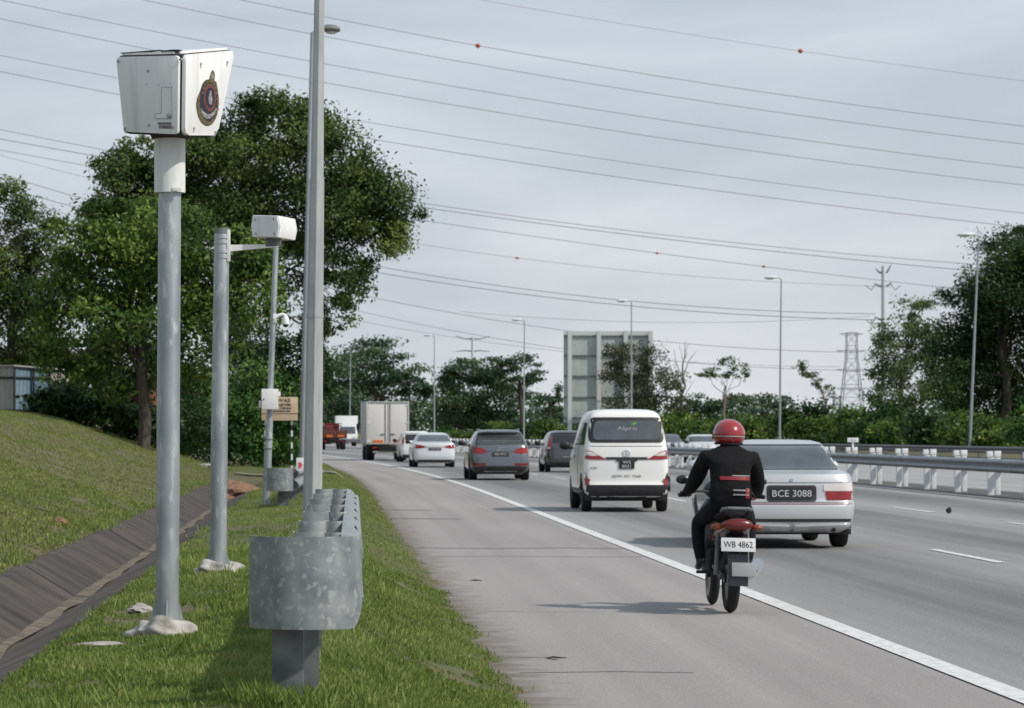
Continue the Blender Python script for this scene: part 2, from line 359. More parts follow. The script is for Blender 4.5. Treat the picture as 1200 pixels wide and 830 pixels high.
def ground_z(u, Y):
    k = smooth(71, 73, Y) if u > -2.5 else smooth(82, 94, Y)
    z = (1 - k) * interp(u, PU, PZ) + k * interp(u, PU, PZ2)
    if Y > 66 and u < -1.4:                          # the bank levels off towards the hedge
        z = z + 0
    if u < -2.6: z += .05 * vnoise(u * .8, Y * .35) * smooth(-2.6, -4, u)
    if -1.3 < u < .5: z += .018 * vnoise(u * 2, Y)
    if u > 1.25: z = -.03
    elif u > .8: z += .014 * edge_wave(Y) * smooth(.8, .9, u)
    if u > 31.2: z = -.03 + .5 * smooth(31.2, 36, u)
    return z
us = sorted(set([-900, -400, -200, -100, -60, -30, -20, -15] + list(np.arange(-12, -2.6, .4)) + [-2.55, -2.33, -2.31, -1.90, -1.84, -1.47, -1.42] + list(np.arange(-1.3, 1.0, .12)) + [.97, 1.2, 8, 16, 24, 31.2, 32.5, 34, 36, 60, 120, 300, 900]))
Ys = list(np.arange(4, 12, .5)) + list(np.arange(12, 40, .14)) + list(np.arange(40, 90, 1.0)) + list(np.arange(90, 300, 6)) + list(np.arange(300, 700, 25)) + [700, 900, 1300, 2000, 4000, 9000]
def sheet(name, us, Ys, zf, material, kind='structure', uv=True, jag=0, smooth_=True):
    me = bpy.data.meshes.new(name); nu = len(us); v = []; uvv = []
    for Y in Ys:
        cY = curve(min(Y, 700))
        for i, u in enumerate(us):
            uu = u + (jag * edge_wave(Y) if jag and i == 0 else 0)
            v.append((uu + cY, Y, zf(u, Y))); uvv.append((uu, Y))
    f = [(j * nu + i, j * nu + i + 1, (j + 1) * nu + i + 1, (j + 1) * nu + i) for j in range(len(Ys) - 1) for i in range(nu - 1)]
    me.from_pydata(v, [], f)
    l = me.uv_layers.new(name='UVMap'); idx = np.zeros(len(me.loops), int); me.loops.foreach_get('vertex_index', idx)
    l.data.foreach_set('uv', np.array(uvv, dtype=np.float32)[idx].ravel())
    if smooth_: me.shade_smooth()
    o = link(name, me, material); o['kind'] = kind
    return o
sheet('ground', us, Ys, ground_z, M['soil'])
RY = list(np.arange(4, 40, .09)) + list(np.arange(40, 120, 1)) + list(np.arange(120, 520, 8))
EL = 3.78
sheet('paved_shoulder', [.93, 1.10, 2.5, EL], RY, lambda u, Y: .004, M['shoulder'], jag=.06)
sheet('expressway', [EL, 5.5, 7.36, 9, 10.9, 12.5, 14.75], RY, lambda u, Y: .004, M['asphalt'])
sheet('median', [14.75, 15.4, 16.6], RY, lambda u, Y: .010, M['median'])
sheet('opposite_carriageway', [16.6, 20, 24, 28, 31.2], RY, lambda u, Y: .004, M['asphalt2'])

def strip(bm, u0, u1, Y0, Y1, z=.012, step=2.0):
    n = max(1, int((Y1 - Y0) / step)); ys = np.linspace(Y0, Y1, n + 1)
    a = [bm.verts.new((u0 + curve(y), y, z)) for y in ys]; b = [bm.verts.new((u1 + curve(y), y, z)) for y in ys]
    for i in range(n): bm.faces.new((a[i], b[i], b[i + 1], a[i + 1]))
bm = B(); strip(bm, EL - .09, EL + .09, 4, 420); o = obj('edge_line', bm, M['paint'], smooth=0); o['kind'] = 'structure'
bm = B(); strip(bm, 14.40, 14.52, 4, 420); strip(bm, 17.0, 17.12, 4, 420, .012); strip(bm, 30.4, 30.52, 4, 420); o = obj('median_edge_line', bm, M['paint'], smooth=0); o['kind'] = 'structure'
bm = B()
for k in range(-2, 34):
    strip(bm, 7.39, 7.51, 35.9 + 10.6 * k, 40.0 + 10.6 * k)
    strip(bm, 10.84, 10.96, 58.5 + 10.6 * (k - 2), 62.6 + 10.6 * (k - 2))
    strip(bm, 23.7, 23.82, 58.5 + 10.6 * (k - 2), 62.6 + 10.6 * (k - 2))
o = obj('lane_marking', bm, M['paint'], smooth=0); o['kind'] = 'structure'
bm = B()
def seam(pts, w):
    for (a, b) in zip(pts[:-1], pts[1:]):
        a = Vector((*a, .0085)); b = Vector((*b, .0085)); t = (b - a).normalized(); n = Vector((-t.y, t.x, 0)) * w / 2
        bm.faces.new([bm.verts.new(q) for q in (a - n, b - n, b + n, a + n)])
seam([(1.1, 40.6), (2.1, 40.4), (3.0, 40.6), (3.66, 40.3)], .10); seam([(1.25, 37.8), (2.2, 37.9), (3.1, 37.6), (3.66, 37.7)], .06)
seam([(1.06, 54.5), (1.7, 54.3), (2.2, 54.2)], .25); seam([(1.1, 60.5), (1.9, 60.2)], .3); seam([(1.15, 19.5), (1.75, 19.6), (2.2, 19.5)], .035)
seam([(1.25, 26.2), (1.75, 26.1), (2.2, 26.15)], .02); seam([(1.1, 20.9), (1.4, 20.8), (1.45, 20.6)], .03)
o = obj('pavement_seam', bm, M['seam'], smooth=0); o['kind'] = 'structure'

# concrete drain: left wall, floor, right wall, as one lined channel
bm = B(); prof = [(-2.40, .425), (-2.31, .42), (-1.91, .195), (-1.84, .190), (-1.49, .345), (-1.42, .362), (-1.42, .28), (-1.49, .27), (-1.84, .11), (-1.91, .12), (-2.31, .33), (-2.40, .33)]
segs = np.arange(4, 72.0, .9); rings = []
for Y in segs:
    j = .012 * math.sin(3.3 * Y); rings.append([(u + curve(Y) + j, Y, z + .006 * math.sin(2.1 * Y)) for u, z in prof])
loft(bm, rings); o = obj('drain', bm, M['drain'], smooth=30); o['kind'] = 'structure'
bm = B(); ys = np.arange(4, 71, .25)
a = [bm.verts.new((-1.93 + .03 * vnoise(1, y * 1.7), y, .210)) for y in ys]; b = [bm.verts.new((-1.83 + .05 * vnoise(4, y * 1.3), y, .203)) for y in ys]
c_ = [bm.verts.new((-1.88, y, .211 + .008 * vnoise(y, y))) for y in ys]
for i in range(len(ys) - 1): bm.faces.new((a[i], c_[i], c_[i + 1], a[i + 1])); bm.faces.new((c_[i], b[i], b[i + 1], c_[i + 1]))
o = obj('drain_silt', bm, M['draindirt']); o['kind'] = 'structure'
bm = B()
for Y0 in (80.0,):
    ring = []
    for u in np.linspace(-2.3, .4, 24): ring.append((u, Y0 + .5 * math.sin(u * 1.2)))
    a = [bm.verts.new((u, y, ground_z(u, y) + .05)) for u, y in ring]; b = [bm.verts.new((u, y + 1.5, ground_z(u, y + 1.5) + .05)) for u, y in ring]
    for i in range(len(a) - 1): bm.faces.new((a[i], a[i + 1], b[i + 1], b[i]))
o = obj('path', bm, M['pathc']); o['kind'] = 'structure'

# ------------------------------------------------------------------ foliage
def leaf_mesh(name, P, A, Bv, tint):
    """diamond leaves: centre P, half-length vectors A, half-width vectors Bv"""
    n = len(P); v = np.empty((n, 4, 3), np.float32)
    v[:, 0] = P + A; v[:, 1] = P + Bv + .1 * A; v[:, 2] = P - A; v[:, 3] = P - Bv + .1 * A
    me = bpy.data.meshes.new(name); me.vertices.add(4 * n); me.vertices.foreach_set('co', v.ravel())
    me.loops.add(4 * n); me.loops.foreach_set('vertex_index', np.arange(4 * n, dtype=np.int32))
    me.polygons.add(n); me.polygons.foreach_set('loop_start', np.arange(0, 4 * n, 4, dtype=np.int32))
    me.update(calc_edges=True)
    a = me.attributes.new('tint', 'FLOAT', 'FACE'); a.data.foreach_set('value', tint.astype(np.float32))
    return me
def unit(v): return v / np.maximum(1e-9, np.linalg.norm(v, axis=1, keepdims=True))
def foliage(name, blobs, leaf, cover, material, parent, seed, clump=.2, aspect=.45, droop=.25, inner=.5):
    g = np.random.default_rng(seed); Ps, Ts, Ns = [], [], []
    for (c, r) in blobs:
        c = np.array(c); r = np.array(r)
        n = int(cover * 33 * (r[0] * r[2] + .5 * r[0] * r[1]) / (leaf * leaf * aspect * 2)); n = max(n, 30)
        m = max(9, int(n / 190))
        dirs = unit(g.normal(size=(m, 3))); rad = inner + (1 - inner) * g.random((m, 1)) ** .5
        cc = c + dirs * r * rad
        which = g.integers(0, m, n)
        sp = np.clip(g.normal(size=(n, 3)), -2.2, 2.2) * r * clump * 1.35 * g.uniform(.6, 1.3, (m, 1))[which] * np.array([1, 1, .75])
        Ps.append(cc[which] + sp); ct = g.normal(0, .23, m); cn = unit(dirs + g.normal(0, .45, (m, 3)) + np.array([0, 0, .45])); Ns.append(cn[which])
        Ts.append(np.clip(.42 + ct[which] + g.normal(0, .15, n), 0, 1))
    P = np.concatenate(Ps); T = np.concatenate(Ts); n = len(P)
    nrm = unit(np.concatenate(Ns) + g.normal(0, .55, (n, 3))); ax = unit(np.cross(nrm, g.normal(size=(n, 3)))); ax[:, 2] -= droop; ax = unit(ax)
    bx = unit(np.cross(nrm, ax)); sz = leaf * g.uniform(.6, 1.25, (n, 1))
    return link(name, leaf_mesh(name, P, ax * sz * .5, bx * sz * .5 * aspect, T), material, parent)
def limb(bm, p0, p1, r0, r1, g, n=5, wob=.06):
    p0, p1 = Vector(p0), Vector(p1); L_ = (p1 - p0).length; pts = []; rr = []
    for i in range(n + 1):
        t = i / n; j = Vector((g.normal(), g.normal(), g.normal() * .4)) * wob * L_ * math.sin(math.pi * t)
        pts.append(p0.lerp(p1, t) + j + Vector((0, 0, .08 * L_ * math.sin(math.pi * t)))); rr.append(r0 + (r1 - r0) * t)
    tube(bm, pts, rr, 7); return pts
def tree(name, label, Z, base, blobs, leaf, cover, lm, tr=.2, bark='bark', seed=1, group=None, fork=.4, depth=.9, ts=None, **kw):
    """base = pixel x of the foot, ground height; blobs = pixel circles (cx, cy, rx[, ry]) at distance Z"""
    g = np.random.default_rng(seed); x0 = (base[0] - CX) * Z / F; root = thing(name, label, 'tree', (x0, Z, base[1]), 0, group)
    o = np.array([x0, Z, base[1]]); bl = []
    for q in blobs:
        cx, cy, rx = q[:3]; ry = q[3] if len(q) > 3 else rx
        dz = g.uniform(-.45, .45) * rx * Z / F * 1.6
        p = np.array(W(cx, cy, Z)); p[1] += dz
        bl.append((p - o, np.array([rx, depth * (rx + ry) / 2, ry]) * Z / F))
    foliage('crown', bl, leaf, cover, M[lm], root, seed + 50, **kw)
    bm = B(); top = np.mean([b[0] for b in bl], axis=0); top[0] *= .5; top[1] *= .3
    if ts: top = np.array(W(ts[0], ts[1], Z)) - o
    tp = limb(bm, (0, 0, -.15), top, tr, tr * .5, g, 6, .02)
    for b in bl:
        i = min(5, max(1, int(6 * (fork + .5 * g.random())))); st = tp[i]
        mid = limb(bm, st, b[0], tr * .26, tr * .05, g, 5, .07)
        for _ in range(3):
            e_ = b[0] + unit(g.normal(size=(1, 3)))[0] * b[1] * .75; limb(bm, mid[3], e_, tr * .07, tr * .02, g, 3, .08)
    obj('trunk', bm, M[bark], root, smooth=60)
    return root
def shrub(name, label, c, r, leaf, cover, lm, seed, group=None, n=5, cat='shrub'):
    g = np.random.default_rng(seed); bl = [((0, 0, r[2] * .8), np.array(r) * .8)]
    for _ in range(n):
        a = g.uniform(0, 2 * math.pi); k = g.uniform(.35, .8)
        bl.append(((r[0] * k * math.cos(a), r[1] * k * math.sin(a), r[2] * g.uniform(.35, 1.5)), np.array(r) * g.uniform(.35, .55)))
    o = foliage(name, bl, leaf, cover, M[lm], None, seed + 9, clump=.24, aspect=.6); o.location = c
    return setp(o, label, cat, group)

# left side, beyond the grass bank
G1 = 'trees along the left side of the road'
tree('broad_tree', 'broad bright green tree with dark straight trunk on the grass bank', 79, (168, 1.06),
     [(200, 285, 55, 42), (140, 300, 52, 40), (95, 335, 42, 36), (250, 315, 58, 40), (165, 360, 62, 42), (245, 385, 55, 45), (105, 390, 46, 38), (300, 350, 36, 40), (220, 330, 50), (75, 425, 30, 26), (95, 290, 36, 32), (125, 270, 40, 30), (60, 360, 34, 30), (160, 255, 40, 26), (180, 320, 50, 40), (125, 440, 34, 26), (295, 300, 30, 30), (215, 440, 34, 28)],
     .16, 1.2, 'leafbright', .17, seed=3, group=G1, ts=(165, 330), clump=.23)
tree('tall_tree', 'tallest spreading tree, its olive crown reaching over the road', 96, (258, .4),
     [(330, 150, 52, 42), (270, 160, 48, 44), (215, 195, 48, 44), (150, 225, 40, 36), (395, 190, 46, 44), (440, 235, 46, 42), (470, 265, 30, 30), (428, 290, 44, 34), (395, 335, 38, 36), (330, 230, 62, 52), (265, 245, 58, 46), (378, 250, 50, 48), (200, 250, 50, 40), (340, 310, 44, 40), (372, 385, 26, 28), (400, 365, 18, 20), (160, 180, 24, 20), (300, 122, 24, 16), (345, 128, 26, 22), (125, 255, 24, 24), (180, 215, 40, 34), (140, 205, 34, 26), (150, 265, 40, 34), (235, 205, 44, 40), (300, 195, 44, 40), (300, 270, 44, 40), (415, 225, 34, 32), (235, 150, 26, 18), (362, 160, 34, 30)],
     .15, 1.4, 'leafolive', .20, seed=5, group=G1, ts=(268, 250), clump=.19)
tree('pale_trunk_tree', 'dark tree with reddish trunk behind the broad bright tree', 84, (176, .95),
     [(120, 470, 45, 34), (70, 470, 40, 32), (150, 415, 50, 42), (215, 470, 34, 40), (150, 490, 40, 22), (190, 400, 40, 40)],
     .15, 1.1, 'leafdark', .22, 'barkred', seed=8, group=G1, ts=(178, 430))
tree('dark_edge_tree', 'dark feathery tree cut by the left edge above the shed', 110, (12, 2.2),
     [(10, 240, 30, 34), (35, 275, 36, 34), (5, 300, 44, 40), (60, 300, 26, 20), (45, 335, 40, 32), (10, 365, 50, 40), (60, 385, 36, 32), (25, 410, 50, 26), (90, 345, 26, 22), (80, 300, 16, 12), (-30, 330, 40, 60)],
     .16, 1.15, 'leafolive', .25, seed=11, group=G1, clump=.2)
tree('shaded_tree', 'deep green tree filling the gap between tall tree and far lamp post', 118, (330, .6),
     [(330, 430, 44, 40), (360, 440, 30, 40), (300, 400, 40, 40), (270, 440, 44, 50), (335, 480, 34, 30), (240, 470, 40, 40)],
     .19, 1.2, 'leafdark', .25, seed=13, group=G1)
G2 = 'ivy covered bushes at the grass edge'
for i, (px, Z, w, h, lab) in enumerate([
        (228, 98, 1.0, 1.9, 'ivy bush between the two near camera poles'), (272, 100, 1.05, 2.1, 'ivy bush right of the pole with the bracket arm'),
        (316, 101, 1.0, 2.0, 'ivy bush behind the tan warning board'), (352, 104, .8, 1.8, 'ivy bush behind the octagonal pole'),
        (150, 82, 1.2, .95, 'low dark bush around the foot of the broad tree'), (90, 82, 1.1, .85, 'low dark bush right of the shed'), (300, 106, 2.0, 3.0, 'tall ivy thicket behind the other ivy bushes')]):
    x = (px - CX) * Z / F
    shrub('ivy_bush', 'large leaved ' + lab, (x, Z, ground_z(x, Z) - .1), (w, .8, h * .62),   .17, 1.0, 'ivy' if i < 4 or i == 6 else 'leafdark', 40 + i, G2, 6)

for i, (px, Z, w, h, lab) in enumerate([(30, 112, 2.0, 2.6, 'behind the shed'), (110, 112, 2.0, 2.9, 'left of the broad tree trunk'), (185, 114, 2.0, 2.9, 'right behind the broad tree trunk'), (250, 116, 1.9, 3.2, 'left behind the ivy bushes'), (322, 122, 1.5, 3.6, 'behind the board and the octagonal pole'), (328, 150, 1.4, 3.4, 'beyond the ivy bushes at the bend')]):
    x = (px - CX) * Z / F
    shrub('thicket', 'dark thicket in shade ' + lab, (x, Z, ground_z(x - curve(Z), Z) - .2), (w, 1.6, h * .6), .2, .9, 'leafdark', 140 + i, 'thickets closing the gaps under the left trees', 7)

# far trees where the road bends, and behind the opposite carriageway
G3 = 'flat topped trees beyond the bend'
for i, (lab, Z, bx, bl, lf, cv, ty) in enumerate([
        ('widest layered rain tree beyond the lorry and box truck', 430, 440, [(440, 412, 36, 12), (400, 430, 34, 16), (470, 432, 30, 14), (430, 445, 44, 18), (488, 452, 22, 14), (400, 465, 36, 18), (460, 472, 40, 18), (420, 490, 40, 14)], .46, 1.35, 'leaffar'),
        ('dark layered tree right of the widest rain tree', 445, 540, [(545, 432, 26, 12), (575, 436, 26, 12), (528, 450, 22, 14), (560, 455, 40, 16), (535, 475, 34, 20), (580, 478, 34, 18), (555, 492, 44, 14)], .46, 1.35, 'leaffar'),
        ('open crowned tree with bare limbs beside the middle lamp post', 440, 611, [(612, 424, 20, 9), (596, 436, 16, 9), (626, 440, 16, 8), (606, 448, 18, 9), (580, 424, 13, 7), (616, 462, 12, 6)], .42, 1.2, 'leaffar'),
        ('small flat tree left of the big sign', 470, 645, [(640, 468, 16, 6), (656, 462, 8, 12), (628, 470, 10, 5), (650, 484, 14, 8)], .42, 1.2, 'leaffar'),
        ('dark round tree behind the small branching tree', 520, 895, [(890, 468, 28, 12), (865, 474, 20, 10), (915, 476, 16, 10), (890, 484, 34, 10)], .55, 1.0, 'leaffar'),
        ('low broad tree right of the big sign', 480, 830, [(830, 470, 24, 12), (812, 484, 30, 12), (850, 484, 30, 12)], .5, 1.0, 'leaffar'),
        ('deep green tree behind the red lorry', 400, 385, [(385, 420, 26, 22), (378, 455, 34, 24), (400, 480, 30, 24), (365, 490, 30, 20)], .5, 1.0, 'leaffar')]):
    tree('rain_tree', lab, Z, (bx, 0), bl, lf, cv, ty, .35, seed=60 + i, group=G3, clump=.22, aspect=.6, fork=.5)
G4 = 'trees behind the opposite carriageway'
tree('sign_tree', 'dull green tree overgrowing the right half of the big sign', 268, (740, .2),
     [(735, 415, 16, 14), (760, 420, 18, 18), (722, 440, 18, 18), (750, 450, 24, 22), (775, 450, 20, 20), (735, 480, 26, 22), (770, 485, 28, 20), (792, 470, 14, 18), (715, 410, 10, 8)], .26, .9, 'leafdull', .2, seed=71, group=G4, clump=.22)
tree('sparse_tree', 'airy pale leaved tree with sky showing through beside the white monopole', 225, (1058, .3),
     [(1072, 366, 22, 16), (1050, 395, 24, 18), (1086, 388, 24, 20), (1040, 430, 20, 20), (1062, 425, 28, 20), (1095, 425, 20, 20), (1038, 465, 20, 18), (1060, 462, 26, 18), (1090, 465, 24, 18), (1034, 408, 12, 12)],   .25, 1.05, 'leafyoung2', .16, 'twig', seed=73, group=G4, clump=.22, ts=(1062, 400))
tree('big_dark_tree', 'huge dark tree cut by the right edge behind the nearest right lamp post', 192, (1178, .3),
     [(1180, 300, 36, 30), (1150, 335, 32, 26), (1125, 345, 24, 16), (1200, 350, 44, 40), (1160, 380, 40, 30), (1130, 400, 36, 32), (1190, 410, 44, 40), (1150, 440, 44, 34), (1200, 460, 40, 34), (1120, 450, 30, 24), (1215, 300, 30, 30), (1195, 275, 20, 14), (1240, 380, 44, 60), (1175, 345, 40, 34), (1145, 420, 40, 34), (1165, 470, 44, 28), (1200, 320, 40, 34)], .23, 1.2, 'leafdark', .35, seed=75, group=G4, clump=.22)
tree('branching_tree', 'small open tree with upright branches and pale young leaves', 290, (850, .2),
     [(852, 424, 11, 6), (838, 436, 12, 6), (866, 432, 10, 7), (824, 440, 8, 5), (872, 442, 8, 5), (852, 440, 10, 5)], .26, .7, 'leafyoung', .14, 'twig', seed=77, group=G4, clump=.2, fork=.5, ts=(850, 452))
tree('leaning_tree', 'thin tree leaning left with pale leaves next to the lattice pylon', 280, (972, .2),
     [(938, 428, 9, 6), (950, 440, 10, 6), (962, 450, 10, 6), (972, 458, 8, 7), (944, 436, 6, 5)], .26, .7, 'leafyoung', .12, 'twig', seed=78, group=G4, clump=.2, fork=.45, ts=(962, 452))
bm = B(); g = np.random.default_rng(5); Zb = 275; root = thing('bare_tree', 'leafless grey tree between the big sign and the branching tree', 'tree', ((799 - CX) * Zb / F, Zb, .1), 0, G4)
def wz(px, py): return W(px, py, Zb) - Vector(root.location)
for a_, b_, r0, r1 in [((799, 500), (800, 440), .13, .09), ((800, 440), (803, 400), .08, .02), ((800, 450), (790, 410), .05, .015), ((801, 440), (816, 412), .05, .015), ((800, 460), (780, 425), .05, .015), ((803, 420), (808, 402), .03, .012), ((794, 430), (788, 420), .02, .01), ((808, 426), (820, 424), .02, .01), ((800, 470), (815, 445), .04, .012), ((788, 436), (776, 412), .025, .01), ((801, 425), (796, 404), .025, .01)]:
    limb(bm, wz(*a_), wz(*b_), r0, r1, g, 4, .05)
obj('trunk', bm, M['twig'], root, smooth=60)

G5 = 'bushes along the far side of the opposite carriageway'
places = ['behind the red helmet', 'right of the big sign post', 'below the branching tree', 'below the leaning tree', 'below the lattice pylon', 'below the white monopole', 'below the airy tree', 'left of the nearest right lamp post', 'right of the nearest right lamp post', 'at the right edge of the view']
hed = [(620, 345, 1.5, 'left of the foot of the big sign'), (590, 370, 1.3, 'right of the dark suv roof, near the middle lamp post'), (555, 400, 1.2, 'above the dark suv'), (520, 420, 1.2, 'above the silver sedan'), (648, 330, 1.6, 'above the charcoal hatchback'), (684, 300, 1.2, 'under the left half of the big sign'),
       (785, 262, 1.65, 'just right of the white van roof'), (820, 258, 1.55, 'left of the red helmet'), (862, 250, 1.7, 'behind the red helmet'), (900, 232, 1.55, 'left of the tall lamp post above the silver saloon'), (935, 226, 1.75, 'right of the tall lamp post above the silver saloon'), (972, 212, 1.6, 'below the leaning tree'), (1005, 204, 1.6, 'below the lattice pylon'), (1040, 196, 1.7, 'below the white monopole'), (1075, 190, 1.6, 'below the airy tree'), (1108, 182, 1.5, 'left of the nearest right lamp post'), (1150, 176, 1.7, 'right of the nearest right lamp post'), (1190, 170, 1.6, 'at the right edge of the view'), (1235, 166, 1.7, 'cut by the right edge')]
for i, (px, Z, h, lab) in enumerate(hed):
    x = (px - CX) * Z / F; tone = ['dark green', 'yellow green', 'yellow green', 'mid green', 'yellow green'][i % 5]
    shrub('roadside_shrub', '%s bush %s' % (tone, lab), (x, Z + 2, .1), (1.9 + .3 * (i % 3), 1.6, h * (.95 + .12 * math.sin(i * 2.1))), .27, 1.0, ['leafdark', 'leafbright', 'leafbright', 'ivy', 'leafbright'][i % 5], 90 + i, G5, 6)
# a low far-off wood that closes the view behind everything
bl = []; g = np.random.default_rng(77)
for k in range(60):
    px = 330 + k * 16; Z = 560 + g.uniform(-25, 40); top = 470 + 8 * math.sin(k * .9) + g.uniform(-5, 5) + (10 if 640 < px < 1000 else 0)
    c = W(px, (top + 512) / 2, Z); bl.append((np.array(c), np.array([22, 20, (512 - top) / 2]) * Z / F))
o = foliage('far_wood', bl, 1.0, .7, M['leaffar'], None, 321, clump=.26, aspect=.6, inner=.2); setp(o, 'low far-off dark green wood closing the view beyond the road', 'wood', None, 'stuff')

# ------------------------------------------------------------------ grass
def grass(name, label, pts, hmin, hmax, wid, material, seed):
    g = np.random.default_rng(seed); n = len(pts); h = g.uniform(hmin, hmax, (n, 1)); a = g.uniform(0, 2 * math.pi, n)
    wv = np.stack([np.cos(a), np.sin(a), 0 * a], 1) * wid * g.uniform(.6, 1.3, (n, 1))
    lean = np.stack([g.normal(0, .38, n), g.normal(0, .38, n), np.ones(n)], 1) * h
    P = pts + lean * .5; x_, y_ = pts[:, 0], pts[:, 1] * .45
    pat = np.sin(x_ * 3.1 + 1.7 * np.sin(y_ * 2)) * np.sin(y_ * 2.9 + x_) + .7 * np.sin(x_ * 8.3 + 2 * np.sin(y_ * 5.1)) * np.sin(y_ * 7.7 + 1.9 * x_) + .5 * np.sin(x_ * 19 + y_ * 3) * np.sin(y_ * 17 - x_ * 5)
    t = np.clip(.45 + .20 * pat + g.normal(0, .2, n), 0, 1); keep = pat > -1.0 + .5 * g.random(n); h = h * (1 + .22 * pat)[:, None]; lean = lean * (1 + .22 * pat)[:, None]
    P, lean, wv, t = (pts + lean * .5)[keep], lean[keep], wv[keep], t[keep]
    o = link(name, leaf_mesh(name, P, lean * .5, wv, t), material); return setp(o, label, 'grass', None, 'stuff')
def scatter(u0, u1, Y0, Y1, n, seed, edge=None):
    g = np.random.default_rng(seed); u = g.uniform(u0, u1, n); Y = Y0 + (Y1 - Y0) * g.random(n)
    keep = np.ones(n, bool)
    if edge: keep = u < edge + .07 * np.array([edge_wave(y) for y in Y]) + .03 * g.normal(size=n)
    u, Y = u[keep], Y[keep]
    return np.array([(uu + curve(y), y, max(ground_z(uu, y), 0 if uu > .9 else -1) - .003) for uu, y in zip(u, Y)])
p = np.concatenate([scatter(-1.43, 1.2, 9.5, 17, 115000, 1, 1.0), scatter(-1.43, 1.2, 17, 30, 95000, 2, 1.0), scatter(-1.43, 1.05, 30, 79.5, 80000, 3, .95), scatter(-3.5, 1.05, 79.5, 108, 26000, 4, .93)])
grass('verge_grass', 'short green grass growing on the verge beside the shoulder', p, .012, .042, .0036, M['blade'], 5)
p = np.concatenate([scatter(-7.5, -2.38, 22, 45, 110000, 6), scatter(-9, -2.38, 45, 90, 100000, 7)])
grass('bank_grass', 'dry green grass on the sloping bank left of the drain', p, .015, .048, .006, M['bankblade'], 8)
g = np.random.default_rng(9); cl = []
for k in range(70):
    u, Y = g.uniform(-2.6, -2.36), g.uniform(20, 70); m = 60
    if k > 24: u, Y = g.uniform(-1.40, -1.3), g.uniform(14, 55); m = 30
    if k > 28: u, Y = g.uniform(-1.2, .6), g.uniform(11, 34); m = 45
    cl += [(u + g.normal(0, .07), Y + g.normal(0, .25), 0) for _ in range(m)]
p = np.array([(u, Y, ground_z(u, Y)) for u, Y, _ in cl]); grass('tall_grass', 'taller grass tufts growing along the lips of the drain', p, .04, .10, .005, M['blade'], 10)
g = np.random.default_rng(19); cl = []
for _ in range(420):
    cl.append((g.normal(-.16, .09), g.normal(11.85, .12)))
p = np.array([(u, Y, ground_z(u, Y)) for u, Y in cl]); grass('post_grass', 'longer grass left standing round the foot of the guardrail post', p, .05, .12, .005, M['blade'], 12)

# ------------------------------------------------------------------ near guardrail with its curved end
def wprof(k=1.0):   # W-beam: (out, up) pairs
    return [(0.0, .155), (.02, .150), (.075, .105), (.08, .075), (.05, .035), (.015, .012), (.015, -.012), (.05, -.035), (.08, -.075), (.075, -.105), (.02, -.150), (0, -.155)]
def wbeam(bm, path, side=1, th=.006):
    """W-beam along (x, y, zc) points, bulging to the right of travel (side=1) or left"""
    rings = []
    for i, p in enumerate(path):
        p = Vector(p); t = (Vector(path[min(i + 1, len(path) - 1)]) - Vector(path[max(i - 1, 0)])); t.z = 0; t.normalize(); n = Vector((t.y, -t.x, 0)) * side
        pr = wprof(); o_ = [p + n * a + Vector((0, 0, b)) for a, b in pr]; q = [p + n * (a - th) + Vector((0, 0, b)) for a, b in pr[::-1]]
        rings.append(o_ + q)
    return loft(bm, rings)
rt = thing('guardrail', 'nearest galvanised guardrail with mottled curved end on the grass verge', 'guardrail', (0, 0, 0))
Zs0, zt = 11.9, 1.45 - .385
zc = zt - .165
def railx(Z): return .050 + (Z - 12.0) * .0078
bm = B(); wbeam(bm, [(railx(Z), Z, zc) for Z in np.arange(12.25, 22.9, .5)]); obj('beam', bm, M['rail'], rt)
# curved terminal: a broad plate bent round the end
bm = B(); rings = []
for k in range(25):
    t = k / 24; a = math.pi * (1.02 - 1.06 * t)
    cx_, rx_, ry_ = -.085, .208, .215
    rings.append((cx_ + rx_ * math.copysign(abs(math.cos(a)) ** .95, math.cos(a)), 12.04 - ry_ * abs(math.sin(a)) ** .95, t))
loop = []
for (x, y, t) in rings:
    d_ = Vector((x + .085, (y - 12.04) * 1.0, 0)); d_ = d_.normalized() if d_.length > 1e-6 else Vector((0, -1, 0))
    lo = zt - .335 + (.10 * max(0, (t - .80) / .20)); hi = zt + .004
    loop.append([Vector((x, y, hi)) + d_ * 0, Vector((x, y, hi - .10)) + d_ * .002, Vector((x, y, hi - .22)) + d_ * .003, Vector((x, y, lo)), Vector((x, y, lo)) - d_ * .006, Vector((x, y, hi - .2)) - d_ * .000, Vector((x, y, hi)) - d_ * .006])
loft(bm, loop); obj('curved_end', bm, M['rail'], rt, smooth=40)
def post(bm, x, y, z0, z1, w=.15, dpt=.11, t=.008):
    box(bm, (x - w / 2 + t / 2, y, (z0 + z1) / 2), (t, dpt, z1 - z0)); box(bm, (x, y - dpt / 2 + t / 2, (z0 + z1) / 2), (w - 2 * t - .002, t, z1 - z0)); box(bm, (x + w / 2 - t / 2, y, (z0 + z1) / 2), (t, dpt, z1 - z0))
